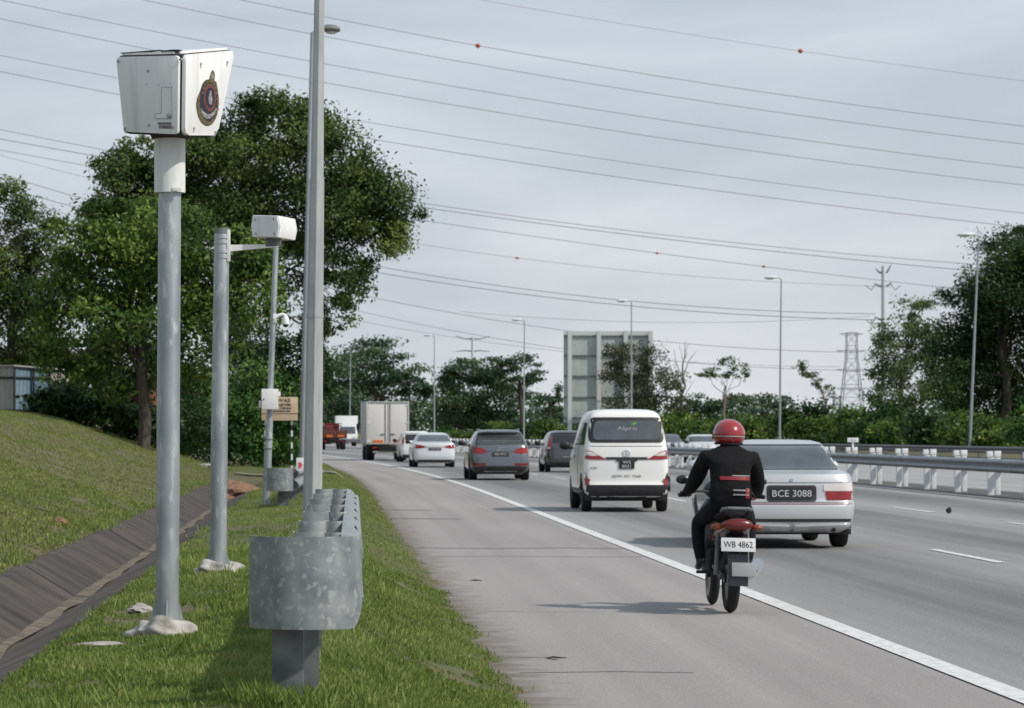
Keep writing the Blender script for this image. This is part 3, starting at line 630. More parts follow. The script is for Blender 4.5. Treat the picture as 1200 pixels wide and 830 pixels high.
for i, Z in enumerate([12.02] + [12.75 + 1.62 * k for k in range(7)]):
    x = -.018 + (Z - 12.7) * .005 if i else -.14
    gz = ground_z(x, Z)
    bm = B()
    if i == 0: box(bm, (-.150, 12.0, (gz + zt) / 2 - .06), (.118, .10, zt - gz - .12), None, .006)
    else: post(bm, x - .07, Z, gz - .02, zt - .03, .10)
    obj('post', bm, M['post'], rt)
    if i:
        for sgn in (-1, 1):
            bm = B(); xl = x - .125 + .003 if sgn < 0 else x + .003; xr = x - .003 if sgn < 0 else railx(Z) + .006
            y0 = Z - .09; n = 6; pts = []
            for q in range(n + 1): pts.append((xl + (xr - xl) * q / n, y0 - .022 * math.sin(math.pi * q / n), zt - .005))
            pts += [(xr, Z + .07, zt - .005), (xr - .006, Z + .07, zt - .005)] + [(xl + .006 + (xr - xl - .012) * q / n, y0 + .006 - .022 * math.sin(math.pi * q / n), zt - .005) for q in range(n, -1, -1)] + [(xl + .006, Z + .07, zt - .005), (xl, Z + .07, zt - .005)]
            prism(bm, pts, (0, 0, -.30)); obj('spacer', bm, M['block'], rt, smooth=30)
        bm = B(); cyl(bm, (railx(Z) + .052, Z + .02, zc + .118), (railx(Z) + .060, Z + .02, zc + .122), .017, .017, 8); obj('bolt', bm, M['rust'], rt)
# second guardrail farther along
r2 = thing('guardrail', 'farther small guardrail end with red arrow marker behind the octagonal pole', 'guardrail', (0, 0, 0))
bm = B(); zt2 = .955; loop = []
for k in range(21):
    t = k / 20; a = math.pi * (1.03 - 1.06 * t); x = -.68 + .19 * math.copysign(abs(math.cos(a)) ** .7, math.cos(a)); y = 45.4 - .3 * abs(math.sin(a)) ** .7
    loop.append([Vector((x, y, zt2)), Vector((x, y, zt2 - .32)), Vector((x, y + .01, zt2 - .32)), Vector((x, y + .01, zt2))])
loft(bm, loop); obj('curved_end', bm, M['rail'], r2, smooth=40)
bm = B(); wbeam(bm, [(-.49 + (Z - 45.2) * .02, Z, zt2 - .16) for Z in np.arange(45.3, 62, 1.0)]); obj('beam', bm, M['rail'], r2)
for k in range(5):
    Z = 45.45 + 4 * k; x = -.64 + .02 * (Z - 45); bm = B(); post(bm, x, Z, ground_z(x, Z) - .02, zt2 - .05, .15, .12); obj('post', bm, M['post'], r2)
bm = B(); box(bm, (-.37, 45.6, 1.0), (.17, .02, .19), None, .008); mk = obj('marker_plate', bm, M['offwhite'], r2)
bm = B(); y = 45.586; prism(bm, [(-.42, y, 1.03), (-.405, y, 1.04), (-.365, y, .995), (-.40, y, .945), (-.425, y, .955), (-.415, y, .99)], (0, -.004, 0)); obj('arrow', bm, M['arrowred'], mk, smooth=0)

# ------------------------------------------------------------------ speed camera on its pole (the main subject)
def onplane(px, py, p0, n, off=0.0):
    d_ = W(px, py, 1.0) - Vector((0, 0, CZ)); t = (Vector(p0) - Vector((0, 0, CZ))).dot(n) / d_.dot(n)
    return Vector((0, 0, CZ)) + d_ * t + n * off
def quadslab(bm, q, n, th, inset=0.0, bevel=0.0, r=.0):
    c = sum(q, Vector()) / 4; pts = []
    for i in range(4):
        p = q[i]; a = (q[i - 1] - p).normalized(); b = (q[(i + 1) % 4] - p).normalized(); base = p + (c - p).normalized() * inset
        if r:
            for k in range(7):
                t = k / 6; pts.append(base + a * r * (1 - t) ** 2 + b * r * t ** 2)
        else: pts.append(base)
    prism(bm, pts, n * th)
    if bevel:
        ed = [e for e in bm.edges if all(abs((v.co - q[0]).dot(n) - th) < 1e-4 for v in e.verts)]
        bmesh.ops.bevel(bm, geom=ed, offset=bevel, segments=3, affect='EDGES', profile=.5)
    return bm
Zp = 16.7
root = thing('speed_camera', 'large white speed camera box with crest on the nearest galvanised pole', 'speed camera', (0, 0, 0))
fx = (197 - CX) * Zp / F; fz = ground_z(fx, Zp)
bm = B(); pt = [W(195.5, 760, Zp), W(199, 215, Zp)]; pt[0].z = fz - .05
tube(bm, [pt[0], pt[0].lerp(pt[1], .5), pt[1]], [.0610, .0595, .058], 32); obj('pole', bm, M['pole'], root)
bm = B(); cyl(bm, W(199, 226, Zp), W(199, 160, Zp), .080, .080, 36); box(bm, W(207, 222, Zp - .08), (.045, .01, .02), None, .002); obj('sleeve', bm, M['sleeve'], root)
bm = B(); cyl(bm, W(199.5, 163, Zp), W(199.5, 156.5, Zp), .096, .105, 32); obj('collar', bm, M['rust'], root)
for sx in (-1, 1):                                    # stiffening fins at the foot
    bm = B(); x = pt[0].x; prism(bm, [(x + sx * .055, Zp - .005, fz + .01), (x + sx * .105, Zp - .005, fz + .01), (x + sx * .06, Zp - .005, fz + .19)], (0, .01, 0)); obj('gusset', bm, M['pole'], root)
bm = B(); prism(bm, [(pt[0].x + .01, Zp - .055, fz + .01), (pt[0].x + .01, Zp - .105, fz + .01), (pt[0].x + .01, Zp - .06, fz + .19)], (-.01, 0, 0)); obj('gusset', bm, M['pole'], root)
bm = B(); blob(bm, (fx - .02, Zp - .02, fz - .01), (.165, .17, .10), 4, .26, 3); obj('footing', bm, M['concrete'], root, smooth=60)
Ct, Cb = W(213, 63, Zp - .30), W(212, 160, Zp - .27)
Lt, Lb = W(138.5, 65, Zp - .09), W(148, 157, Zp - .10)
Rt, Rb = W(272, 58, Zp + .10), W(251, 160.5, Zp + .02)
nl = (Lt - Ct).cross(Cb - Ct).normalized(); Lb = onplane(148, 157, Ct, nl)
nr = (Rt - Ct).cross(Cb - Ct).normalized(); Rb = onplane(251, 160.5, Ct, nr)
Bt, Bb = Lt + Rt - Ct, Lb + Rb - Cb
Bt.z = (Lt.z + Rt.z) / 2
bm = B(); loft(bm, [[Cb, Rb, Bb, Lb], [Ct, Rt, Bt, Lt]]); bmesh.ops.recalc_face_normals(bm, faces=bm.faces[:])
bmesh.ops.bevel(bm, geom=bm.edges[:], offset=.012, segments=2, affect='EDGES', profile=.5); obj('housing', bm, M['black'], root)
nl = (Lt - Cb).cross(Ct - Lb).normalized(); nl = nl if nl.y < 0 else -nl
nr = (Rt - Cb).cross(Ct - Rb).normalized(); nr = nr if nr.y < 0 else -nr
nb = (Bt - Lb).cross(Lt - Bb).normalized(); nb = nb if nb.x < 0 else -nb
nk = (Bt - Rb).cross(Rt - Bb).normalized(); nk = nk if nk.y > 0 else -nk
bm = B(); quadslab(bm, [Lb, Cb, Ct, Lt], nl, .018, .013, .004, .022); door = obj('door_panel', bm, M['offwhite'], root)
bm = B(); quadslab(bm, [Cb, Rb, Rt, Ct], nr, .022, .008, .010, .035); fp = obj('front_panel', bm, M['white'], root)
bm = B(); quadslab(bm, [Bb, Lb, Lt, Bt], nb, .018, .008, .004, .02); obj('rear_panel', bm, M['white'], root)
bm = B(); quadslab(bm, [Rb, Bb, Bt, Rt], nk, .018, .008, .004, .02); obj('side_panel', bm, M['white'], root)
up = Vector((0, 0, 1)); bm = B(); quadslab(bm, [Lt, Ct, Rt, Bt], up, .012, .014, .006, .03); obj('roof', bm, M['white'], root)
pl, pr_ = (Lb + Cb + Ct + Lt) / 4, (Cb + Rb + Rt + Ct) / 4
for q in [(141, 72), (176, 83.5), (214.5 - .5, 70), (149, 151), (177, 147), (205, 149.5)]:
    bm = B(); c = onplane(q[0], q[1], pl, nl, .018); cyl(bm, c - nl * .004, c + nl * .004, .0085, .007, 12); obj('screw', bm, M['steel'], door)
for q in [(174, 99), (188.5, 99.5), (202.5, 98.5)]:
    bm = B(); c = onplane(q[0], q[1], pl, nl, .018); cyl(bm, c, c + nl * .0015, .0035, .0035, 8); obj('rivet', bm, M['steel'], door)
for q in [(231, 75), (262, 73), (223, 150.5), (248, 155)]:
    bm = B(); c = onplane(q[0], q[1], pr_, nr, .022); cyl(bm, c - nr * .002, c + nr * .004, .007, .006, 10); box(bm, c + Vector((0, -.002, -.012)), (.004, .004, .018)); obj('screw', bm, M['steel'], fp)
def planepoly(poly, p0, n, off, th):
    bm = B(); prism(bm, [onplane(x, y, p0, n, off) for x, y in poly], n * th); return bm
# access flap and its L-shaped frame on the door
obj('access_flap', planepoly([(192, 102.5), (203.5, 102.5), (203.5, 139), (184.5, 139), (184.5, 133.5), (192, 133)], pl, nl, .0185, .0025), M['offwhite'], door, smooth=0)
bm = B()
def bead(a, b, r=.0022): cyl(bm, onplane(*a, pl, nl, .020), onplane(*b, pl, nl, .020), r, r, 6)
for a, b in [((192, 102.5), (203.5, 102.5)), ((203.5, 102.5), (203.5, 139)), ((203.5, 139), (184.5, 139)), ((184.5, 139), (184.5, 133.5)), ((184.5, 133.5), (192, 133)), ((192, 133), (192, 102.5))]: bead(a, b)
obj('flap_frame', bm, M['pole'], door)
bm = B(); c = onplane(200.8, 136, pl, nl, .02); cyl(bm, c, c + nl * .006, .013, .012, 16); cyl(bm, c + nl * .006, c + nl * .012, .006, .005, 10); obj('lock', bm, M['steel'], door)
obj('label_sticker', planepoly([(188, 144.5), (203.5, 144.5), (203.5, 151.5), (189, 151)], pl, nl, .0185, .0006), M['pale'], door, smooth=0)
bm = planepoly([(187.5, 143.8), (203.5, 143.8), (203.5, 145), (187.5, 145)], pl, nl, .0192, .001); prism(bm, [onplane(x, y, pl, nl, .0192) for x, y in [(193, 148.6), (201, 148.6), (201, 149.6), (193, 149.6)]], nl * .0006); obj('sticker_print', bm, M['darkink'], door, smooth=0)
bm = B()
for px0, px1, py0, py1 in [(140.5, 187, 58.5, 63), (188, 204, 58.2, 61), (204.5, 208.5, 58.2, 62.5)]:
    a, b_ = onplane(px0, py1, pl, nl, -.02), onplane(px1, py0, pl, nl, -.02); c = (a + b_) / 2
    box(bm, c, ((b_ - a).xy.length, .03, abs(b_.z - a.z)), Matrix.Rotation(math.atan2((b_ - a).y, (b_ - a).x), 3, 'Z'))
obj('hinge_rail', bm, M['black'], root)
# crest
def ell(cx, cy, rx, ry, n=28, a0=0, a1=360): return [(cx + rx * math.cos(R(a0 + (a1 - a0) * k / n)), cy + ry * math.sin(R(a0 + (a1 - a0) * k / n))) for k in range(n if a1 - a0 == 360 else n + 1)]
cr = bpy.data.objects.new('crest', None); C.objects.link(cr); cr.parent = fp
bm = planepoly(ell(240.8, 114.5, 12.6, 28), pr_, nr, .0225, .0010)
bmesh.ops.delete(bm, geom=bm.faces[:], context='FACES') if False else None
me_parts = []
def emblem(name, poly, m, off, th=.0008): o = obj(name, planepoly(poly, pr_, nr, off, th), M[m], fp, smooth=0); return o
bm.free(); C.objects.unlink(cr); bpy.data.objects.remove(cr)
out_ = ell(240.3, 119, 13.2, 28.5, 20, -20, 200) + [(228.6, 118), (229.8, 114), (231.2, 108), (233.4, 100), (236.5, 94.5), (240.5, 92.6), (246, 94), (249.3, 98), (251, 107), (251.8, 114)]
emblem('crest_wreath', ell(238.6, 121.5, 13.2, 26.5, 20, 0, 180) + [(227, 114), (229.6, 108), (233, 98), (236.5, 94), (243, 92.4), (249.2, 96), (251, 106), (252.2, 116)], 'olive', .0224)
emblem('crest_ground', ell(240.4, 118, 10.4, 24.5), 'navy', .0234)
for k in range(15):
    a = R(-10 + 200 * k / 14); emblem('crest_leaf', ell(239.3 + 11.6 * math.cos(a), 120 + 24.5 * math.sin(a), 1.5, 2.0, 8), 'gold', .0236)
for k in range(9):
    a = R(200 + 140 * k / 8); emblem('crest_leaf', ell(240.8 + 8.6 * math.cos(a), 116 + 20.6 * math.sin(a), 1.3, 1.8, 8), 'gold', .0244)
emblem('crest_ring', ell(241.2, 114.6, 7.4, 16.2), 'gold', .0246)
emblem('crest_ring', ell(241.2, 114.6, 6.8, 15.2), 'maroon', .0256)
emblem('crest_field', ell(241.2, 114.6, 5.3, 12.0), 'navy', .0266)
emblem('crest_figure', [(239.5, 122), (239, 116), (239.8, 110), (241, 106.5), (242.4, 107), (243, 112), (243.6, 118), (242.8, 123)], 'pale', .0276)
emblem('crest_scroll', [(231, 127), (234, 131), (238, 134), (242, 133.6), (246, 130), (248.5, 126), (249, 129), (246, 135), (241.5, 139), (237, 139.4), (233, 136), (230.5, 131)], 'pale', .0248)
emblem('crest_crown', [(240.5, 96), (241.4, 90), (242.2, 87), (244, 82.6), (245.4, 82.4), (247, 86), (247.2, 90), (246.4, 96)], 'gold', .0236)
emblem('crest_crown', ell(244.3, 89.5, 1.7, 3.4, 12), 'pale', .0246)

# ------------------------------------------------------------------ second camera on a bracket arm
Z2 = 24.0
root = thing('bracket_camera', 'small white camera box on a bracket arm from the shorter thick pole', 'speed camera', (0, 0, 0))
x2 = (257 - CX) * Z2 / F; gz2 = ground_z(x2, Z2)
bm = B(); a, b_ = W(255, 680, Z2), W(260, 270, Z2); a.z = gz2 - .05
tube(bm, [a, b_], [.066, .055], 28); obj('pole', bm, M['pole'], root)
bm = B(); cyl(bm, W(260, 274, Z2), W(260, 267.5, Z2), .058, .058, 28); obj('pole_cap', bm, M['post'], root)
bm = B(); box(bm, W(268, 288, Z2 - .02), (.024, .05, .235), None, .003); obj('bracket_plate', bm, M['white'], root)
for py in (278, 284, 295, 301):
    bm = B(); c = W(260.3, py, Z2); cyl(bm, c - Vector((0, 0, .012)), c + Vector((0, 0, .012)), .0605, .0605, 28); obj('clamp', bm, M['pole'], root)
bm = B(); p0, p1 = W(270, 291, Z2 - .03), W(327, 288.5, Z2 - .05)
prism(bm, [p0 + Vector((0, 0, .026)), p0 - Vector((0, 0, .022)), p1 - Vector((0, 0, .004)), p1 + Vector((0, 0, .014))], (0, .05, 0)); obj('arm', bm, M['white'], root)
bm = B(); box(bm, W(320.5, 284.5, Z2), (.115, .10, .062), None, .004); obj('mount', bm, M['post'], root)
# six-sided body seen from a corner
Fq = [W(296, 252, Z2 - .06), W(326, 252.8, Z2 - .17), W(328.5, 266, Z2 - .18), W(326, 278.5, Z2 - .17), W(296, 278, Z2 - .06), W(294, 265, Z2 - .055)]
back = W(346, 250, Z2 + .20) - W(326, 252.8, Z2 - .17); back.z = 0
rings = [[p_ for p_ in Fq], [p_ + back for p_ in Fq]]
bm = B(); loft(bm, rings); bmesh.ops.bevel(bm, geom=bm.edges[:], offset=.004, segments=2, affect='EDGES'); obj('housing', bm, M['white'], root)
nf = (Fq[1] - Fq[4]).cross(Fq[3] - Fq[0]).normalized(); nf = nf if nf.y < 0 else -nf
bm = B(); c0 = sum(Fq, Vector()) / 6; prism(bm, [c0 + (p_ - c0) * .93 for p_ in Fq], nf * .008); dp = obj('door_panel', bm, M['offwhite'], root)
for q in [(299.5, 257.5), (321.5, 257), (300.5, 274), (322, 274)]:
    bm = B(); c = onplane(*q, c0, nf, .008); cyl(bm, c - nf * .002, c + nf * .004, .009, .008, 10); obj('screw', bm, M['steel'], dp)
bm = B(); blob(bm, (x2, Z2, gz2 - .01), (.18, .18, .09), 4, .28, 9); obj('footing', bm, M['concrete'], root, smooth=60)
for sx in (-1, 1):
    bm = B(); prism(bm, [(a.x + sx * .06, Z2, gz2 + .01), (a.x + sx * .105, Z2, gz2 + .01), (a.x + sx * .064, Z2, gz2 + .16)], (0, .01, 0)); obj('gusset', bm, M['pole'], root)

# CCTV pole
Z3 = 47.5
root = thing('cctv_pole', 'thin leaning pole with white dome camera and white control box', 'camera pole', (0, 0, 0))
a, b_ = W(313, 560, Z3), W(323.5, 289, Z3); gz3 = ground_z(a.x, Z3); dirv = (b_ - a) / (b_.z - a.z); a = a + dirv * (gz3 - .05 - a.z)
m_ = a + dirv * (W(0, 492, Z3).z - a.z)
bm = B(); tube(bm, [a, m_], [.058, .055], 16); tube(bm, [m_, b_], [.045, .038], 16); obj('pole', bm, M['pole'], root)
bm = B(); box(bm, W(316.3, 468, Z3 - .12), (.245, .15, .30), None, .012); cb = obj('control_box', bm, M['white'], root)
bm = B(); box(bm, W(327.5, 462, Z3 - .1), (.03, .06, .07), None, .004); box(bm, W(304.5, 474, Z3 - .1), (.03, .06, .11), None, .004); obj('box_hinge', bm, M['white'], cb)
bm = B(); c = W(309, 468, Z3 - .196); cyl(bm, c, c + Vector((0, -.01, 0)), .010, .009, 10); obj('lock', bm, M['black'], cb)
bm = B(); tube(bm, [W(321, 374, Z3 - .05), W(325, 370.5, Z3 - .05), W(331, 368.5, Z3 - .05), W(335, 370, Z3 - .05), W(335.3, 373, Z3 - .05)], [.03, .026, .024, .024, .03], 12)
box(bm, W(322, 373, Z3 - .04), (.05, .05, .13), None, .006); hd = obj('camera_arm', bm, M['white'], root)
bm = B(); c = W(334.8, 376, Z3 - .05); lathe(bm, [(.02, .075), (.035, .06), (.045, .03), (.052, 0), (.052, -.05), (.045, -.055)], 20, c); obj('dome_camera', bm, M['white'], hd)
bm = B(); lathe(bm, [(.044, -.055), (.04, -.075), (.024, -.092), (.004, -.097)], 16, c); obj('dome', bm, M['plastic'], hd)
for py in (515, 526): bm = B(); p_ = a + dirv * (W(0, py, Z3).z - a.z); cyl(bm, p_ - Vector((0, 0, .01)), p_ + Vector((0, 0, .01)), .064, .064, 16); obj('band', bm, M['post'], root)

# tan warning board on striped posts
Z4 = 62.0
root = thing('warning_sign', 'tan warning board with dark lettering on black and white posts', 'sign', (W(328, 0, Z4).x, Z4, ground_z(W(328, 0, Z4).x, Z4)))
def lz(px, py, dy=0): v = W(px, py, Z4) - Vector(root.location); v.y += dy; return v
bm = B(); A_, D_ = lz(306.5, 465.5), lz(349, 493); box(bm, (A_ + D_) / 2, (D_.x - A_.x, .02, A_.z - D_.z), None, .004); bd = obj('board', bm, M['signboard'], root)
bm = B(); p_ = (lz(306.5, 484.8) + lz(349, 484.8)) / 2; box(bm, p_ + Vector((0, -.012, 0)), (D_.x - A_.x, .006, .010)); obj('board_rule', bm, M['darkink'], bd)
for s_, px, py, sz, sx in [('AWAS', 330, 469.6, .095, 1.25), ('KABEL ELEKTRIK', 327, 474.6, .06, 1.05), ('BAWAH TANAH', 327, 478.6, .06, 1.05), ('DI KAWASAN INI', 327, 482, .05, 1.1)]:
    p_ = lz(px, py, -.013); obj('lettering', text_bm(s_, sz, facing(p_.x, p_.y, p_.z), .001, sx=sx, bold=.002), M['darkink'], bd, smooth=0)
for px in (342, 311):
    v = lz(px, 500); h = lz(px, 470).z; n = 14
    pb = B(); box(pb, (v.x, .05, h / 2), (.03, .03, h)); ps = obj('sign_post', pb, M['plastic'], root)
    for k in range(7):
        z0 = h * (.05 + k / 7.4); bm = B(); box(bm, (v.x, .05, z0 + h / 30), (.034, .034, h / 14)); obj('white_band', bm, M['white'], ps)

# ------------------------------------------------------------------ octagonal pole, lamp posts
root = thing('octagonal_pole', 'thick pale octagonal pole rising out of the frame behind the guardrail', 'pole', (0, 0, 0)); Z5 = 33.0
a, b_ = W(365.5, 640, Z5), W(376.5, -160, Z5); dirv = (b_ - a) / (b_.z - a.z); gz5 = ground_z(a.x, Z5); a = a + dirv * (gz5 - .05 - a.z)
j_ = a + dirv * (W(0, 210, Z5).z - a.z); t0 = (j_ - a).length
bm = B(); tube(bm, [a, j_], [.100, .074], 8); obj('lower_shaft', bm, M['octpole'], root, smooth=20)
bm = B(); tube(bm, [j_ - dirv * .1, b_], [.068, .040], 8); obj('upper_shaft', bm, M['octpole'], root, smooth=20)
bm = B(); q_ = a + dirv * (W(0, 372, Z5).z - a.z); tube(bm, [q_, q_ + dirv * .04], .088, 8); obj('shaft_joint', bm, M['octpole'], root, smooth=20)
bm = B(); box(bm, a + Vector((0, 0, .06)), (.34, .34, .03), None, .004); obj('base_plate', bm, M['post'], root)
bm = B(); tube(bm, [W(b_.x * F / b_.y + CX - 1, -160, Z5), W(382, -165, Z5), W(400, -168, Z5)], [.035, .03, .028], 8); obj('arm', bm, M['octpole'], root)
bm = B(); blob(bm, W(410, -168, Z5), (.22, .09, .05), 3, .02, 1); obj('lamp_head', bm, M['lamp'], root)

def lamp_post(label, px, py_top, Z, group, lean=0, zb=0, r=(.085, .045), side=-1, head=1.0, m='lamppole', hm='lamp'):
    top = W(px, py_top, Z); x0 = top.x - lean; root = thing('street_lamp', label, 'street lamp', (x0, Z, zb), 0, group); h = top.z - zb
    bm = B(); tube(bm, [(0, 0, 0), (lean * .5, 0, h * .5), (lean, 0, h)], [r[0], (r[0] + r[1]) / 2, r[1]], 10); obj('pole', bm, M[m], root)
    bm = B(); tube(bm, [(lean, 0, h - .05), (lean + side * .12 * head, 0, h + .06), (lean + side * .35 * head, 0, h + .10)], .04, 8); obj('arm', bm, M[m], root)
    bm = B(); c = Vector((lean + side * .62 * head, 0, h + .09)); rings = []
    for t, w_, zt_, zb_ in [(-.40, .05, .05, -.02), (-.30, .13, .10, -.06), (0, .17, .13, -.09), (.25, .14, .10, -.10), (.38, .05, .02, -.07)]:
        rings.append([c + Vector((-side * -t * head if False else side * -t * -1 * head, w_ * math.cos(q * math.pi / 5), (zt_ if math.sin(q * math.pi / 5) > 0 else -zb_) * math.sin(q * math.pi / 5))) for q in range(10)])
    loft(bm, rings); obj('lamp_head', bm, M[hm], root)
    bm = B(); blob(bm, c + Vector((side * .05, 0, -.09)), (.22 * head, .11, .05), 2, 0); obj('lens', bm, M['clearlamp'], root)
    bm = B(); cyl(bm, (0, 0, -.05), (0, 0, .35), r[0] * 1.5, r[0] * 1.4, 10); obj('base', bm, M[m], root)
G6 = 'street lamps along the opposite carriageway'
for lab, px, py, Z, ln_ in [('tallest street lamp, leaning slightly in front of the huge dark tree', 1147, 277, 171, .5), ('street lamp standing above the silver saloon', 915.5, 327, 218, .12), ('street lamp in front of the big sign', 740, 354, 255, 0), ('street lamp between the suv and the big sign', 614.5, 376, 297, .05), ('street lamp just right of the box truck', 509, 394, 345, 0), ('street lamp above the white oncoming lorry', 411, 408, 393, .15)]:
    lamp_post(lab, px, py, Z, G6, ln_, head=1.15)
lamp_post('grey street lamp rising close behind the octagonal pole', 366, 38, 87, None, .28, ground_z(-.7, 87), (.085, .05), 1, .75, hm='lampdark')

# ------------------------------------------------------------------ median barrier and outer rail
root = thing('median_barrier', 'double steel median barrier on white posts right of the fast lane', 'guardrail', (0, 0, 0))
path = [(15.12 + curve(Y), Y, .70) for Y in np.arange(40, 330, 4)]
bm = B(); wbeam(bm, path, -1); obj('beam', bm, M['rail2'], root)
path = [(15.62 + curve(Y), Y, .70) for Y in np.arange(40, 330, 4)]
bm = B(); wbeam(bm, path, 1); obj('beam', bm, M['rail2'], root)
for k in range(44):
    Y = 66.7 + 3.93 * k
    if Y > 325: break
    cx_ = curve(Y); yaw = heading(Y)
    bm = B(); box(bm, (15.23 + cx_, Y, .43), (.145, .10, .88), Matrix.Rotation(yaw, 3, 'Z'), .006); box(bm, (15.20 + cx_, Y + .0, .955), (.13, .12, .13), Matrix.Rotation(yaw, 3, 'Z'), .006); obj('post', bm, M['postwhite'], root)
    bm = B(); box(bm, (15.50 + cx_, Y + .55, .43), (.12, .10, .88), Matrix.Rotation(yaw, 3, 'Z'), .006); box(bm, (15.44 + cx_, Y + .3, .955), (.15, .12, .14), Matrix.Rotation(yaw, 3, 'Z'), .006); obj('post', bm, M['postwhite'], root)
root = thing('roadside_barrier', 'dark steel barrier along the far edge of the opposite carriageway', 'guardrail', (0, 0, 0))
bm = B(); wbeam(bm, [(31.6 + curve(Y), Y, .66) for Y in np.arange(110, 330, 5)], -1); obj('beam', bm, M['darkrail'], root)
for k in range(55):
    Y = 111 + 4 * k; bm = B(); box(bm, (31.75 + curve(Y), Y, .36), (.12, .12, .78)); obj('post', bm, M['rail2'], root)
root = thing('distance_marker', 'small white marker plate on the median barrier right of the silver saloon', 'sign', (15.4 + curve(96), 94.5, .0))
bm = B(); box(bm, (0, 0, .58), (.05, .04, 1.15), None, .004); obj('marker_post', bm, M['postwhite'], root)
bm = B(); box(bm, (0, -.03, 1.23), (.32, .02, .13), None, .004); mp_ = obj('marker_plate', bm, M['postwhite'], root)
obj('lettering', text_bm('E 4', .10, facing(0, -.042, 1.225), .001), M['darkink'], mp_, smooth=0)

# ------------------------------------------------------------------ big sign from behind
Z6 = 272.0
root = thing('road_sign', 'big road sign seen from behind with pale posts and panels', 'sign', (W(712, 0, Z6).x, Z6, 0))
def gz_(px, py, dy=0): v = W(px, py, Z6) - Vector(root.location); v.y += dy; return v
rows = [(388, 394), (394, 417), (417, 441), (441, 466), (466, 490), (490, 496)]
for i, (y0, y1) in enumerate(rows):
    a, b_ = gz_(660.5, y0), gz_(764, y1); bm = B(); box(bm, (a + b_) / 2, (b_.x - a.x, .08, a.z - b_.z - .02)); pn = obj('sign_panel', bm, M['gantry'] if i else M['gantrypost'], root, smooth=0)
    bm = B(); c = (gz_(660.5, y1, -.12) + gz_(764, y1, -.12)) / 2; box(bm, c, (b_.x - a.x, .12, .12)); obj('rail', bm, M['post'], root, smooth=0)
for px in (667.5, 701.5, 733, 762):
    a = gz_(px, 388); bm = B(); box(bm, (a.x, -.33, a.z / 2), (.34, .26, a.z)); box(bm, (a.x - .2, -.25, a.z / 2 + 1.2), (.05, .1, a.z - 2.6)); obj('sign_post', bm, M['gantrypost'], root, smooth=0)

# ------------------------------------------------------------------ shed on the bank
Z7 = 84.0
root = thing('shed', 'grey board shed with a blue metal front at the left edge', 'shed', (W(20, 0, Z7).x, Z7, ground_z(W(20, 0, Z7).x, Z7) - .25))
def sz_(px, py, dy=0): v = W(px, py, Z7) - Vector(root.location); v.y += dy; return v
zt_ = sz_(0, 430).z; zt3 = sz_(0, 435).z
ax, bx_, cx_ = sz_(-24, 0).x, sz_(17, 0).x, sz_(56, 0).x
def wallboards(x0, y0, x1, y1, z0, z1, n, th=.03):
    bm = B(); d_ = Vector((x1 - x0, y1 - y0, 0)); ang = math.atan2(d_.y, d_.x)
    for k in range(n):
        c = Vector((x0, y0, 0)) + d_ * (k + .5) / n; box(bm, (c.x, c.y + .006 * (k % 2), (z0 + z1) / 2), (d_.length / n * .93, th, z1 - z0 - (.03 if k % 3 == 0 else 0)), Matrix.Rotation(ang, 3, 'Z'))
    return bm
obj('wall', wallboards(ax, .45, bx_ - .02, 0, 0, zt_, 12), M['shedwood'], root, smooth=0)
obj('front_sheet', wallboards(bx_ + .02, 0, cx_, .5, 0, zt_ - .02, 9), M['shedblue'], root, smooth=0)
obj('wall', wallboards(cx_, .5, cx_ + .4, 2.0, 0, zt3, 8), M['shedwood'], root, smooth=0)
bm = B()
for zz in (.35, zt_ - .28):
    for (p0, p1) in (((ax, .41, zz), (bx_, -.05, zz)), ((bx_, -.05, zz), (cx_, .45, zz))): cyl(bm, p0, p1, .028, .028, 6)
for p_ in ((bx_, -.03), ((bx_ + cx_) / 2 + .05, .2), (cx_ + .02, .47)): cyl(bm, (p_[0], p_[1] - .02, 0), (p_[0], p_[1] - .02, zt_ - .01), .03, .03, 6)
obj('frame', bm, M['shedbeam'], root)
bm = B(); prism(bm, [(ax - .1, .40, zt_ + .01), (bx_, -.10, zt_ + .01), (cx_ + .1, .42, zt_ - .06), (cx_ + .5, 2.1, zt_ - .06), (ax, 2.2, zt_ + .05)], (0, 0, .04)); obj('roof', bm, M['shedwood'], root, smooth=0)

# ------------------------------------------------------------------ pylons and power lines
root = thing('monopole_pylon', 'white steel monopole pylon with short cross arms above the airy tree', 'pylon', (W(1035, 0, 600).x, 600, 0))
def pz(px, py, Z, dy=0): v = W(px, py, Z) - Vector(root.location); v.y += dy; return v
bm = B(); tube(bm, [pz(1036, 507, 600) + Vector((0, 0, -1.4)), pz(1035.5, 312, 600)], [.62, .42], 12); obj('mast', bm, M['monopole'], root)
for py, w_, lift in [(317, 9, -6), (333, 10, -2), (372, 10, -2)]:
    bm = B()
    for sx in (-1, 1): tube(bm, [pz(1035, py + 3, 600), pz(1035 + sx * w_ * .5, py + 2, 600), pz(1035 + sx * w_, py + lift * (1 if sx > 0 else .35), 600)], [.30, .22, .10], 6)
    obj('cross_arm', bm, M['pylon'], root)
for py in (336, 376):
    for sx in (-1, 1):
        bm = B(); tube(bm, [pz(1035 + sx * 9, py - 3, 600), pz(1035 + sx * 14, py + 4, 600), pz(1035 + sx * 20, py - 1, 600)], .09, 5); obj('insulator', bm, M['pylon'], root)
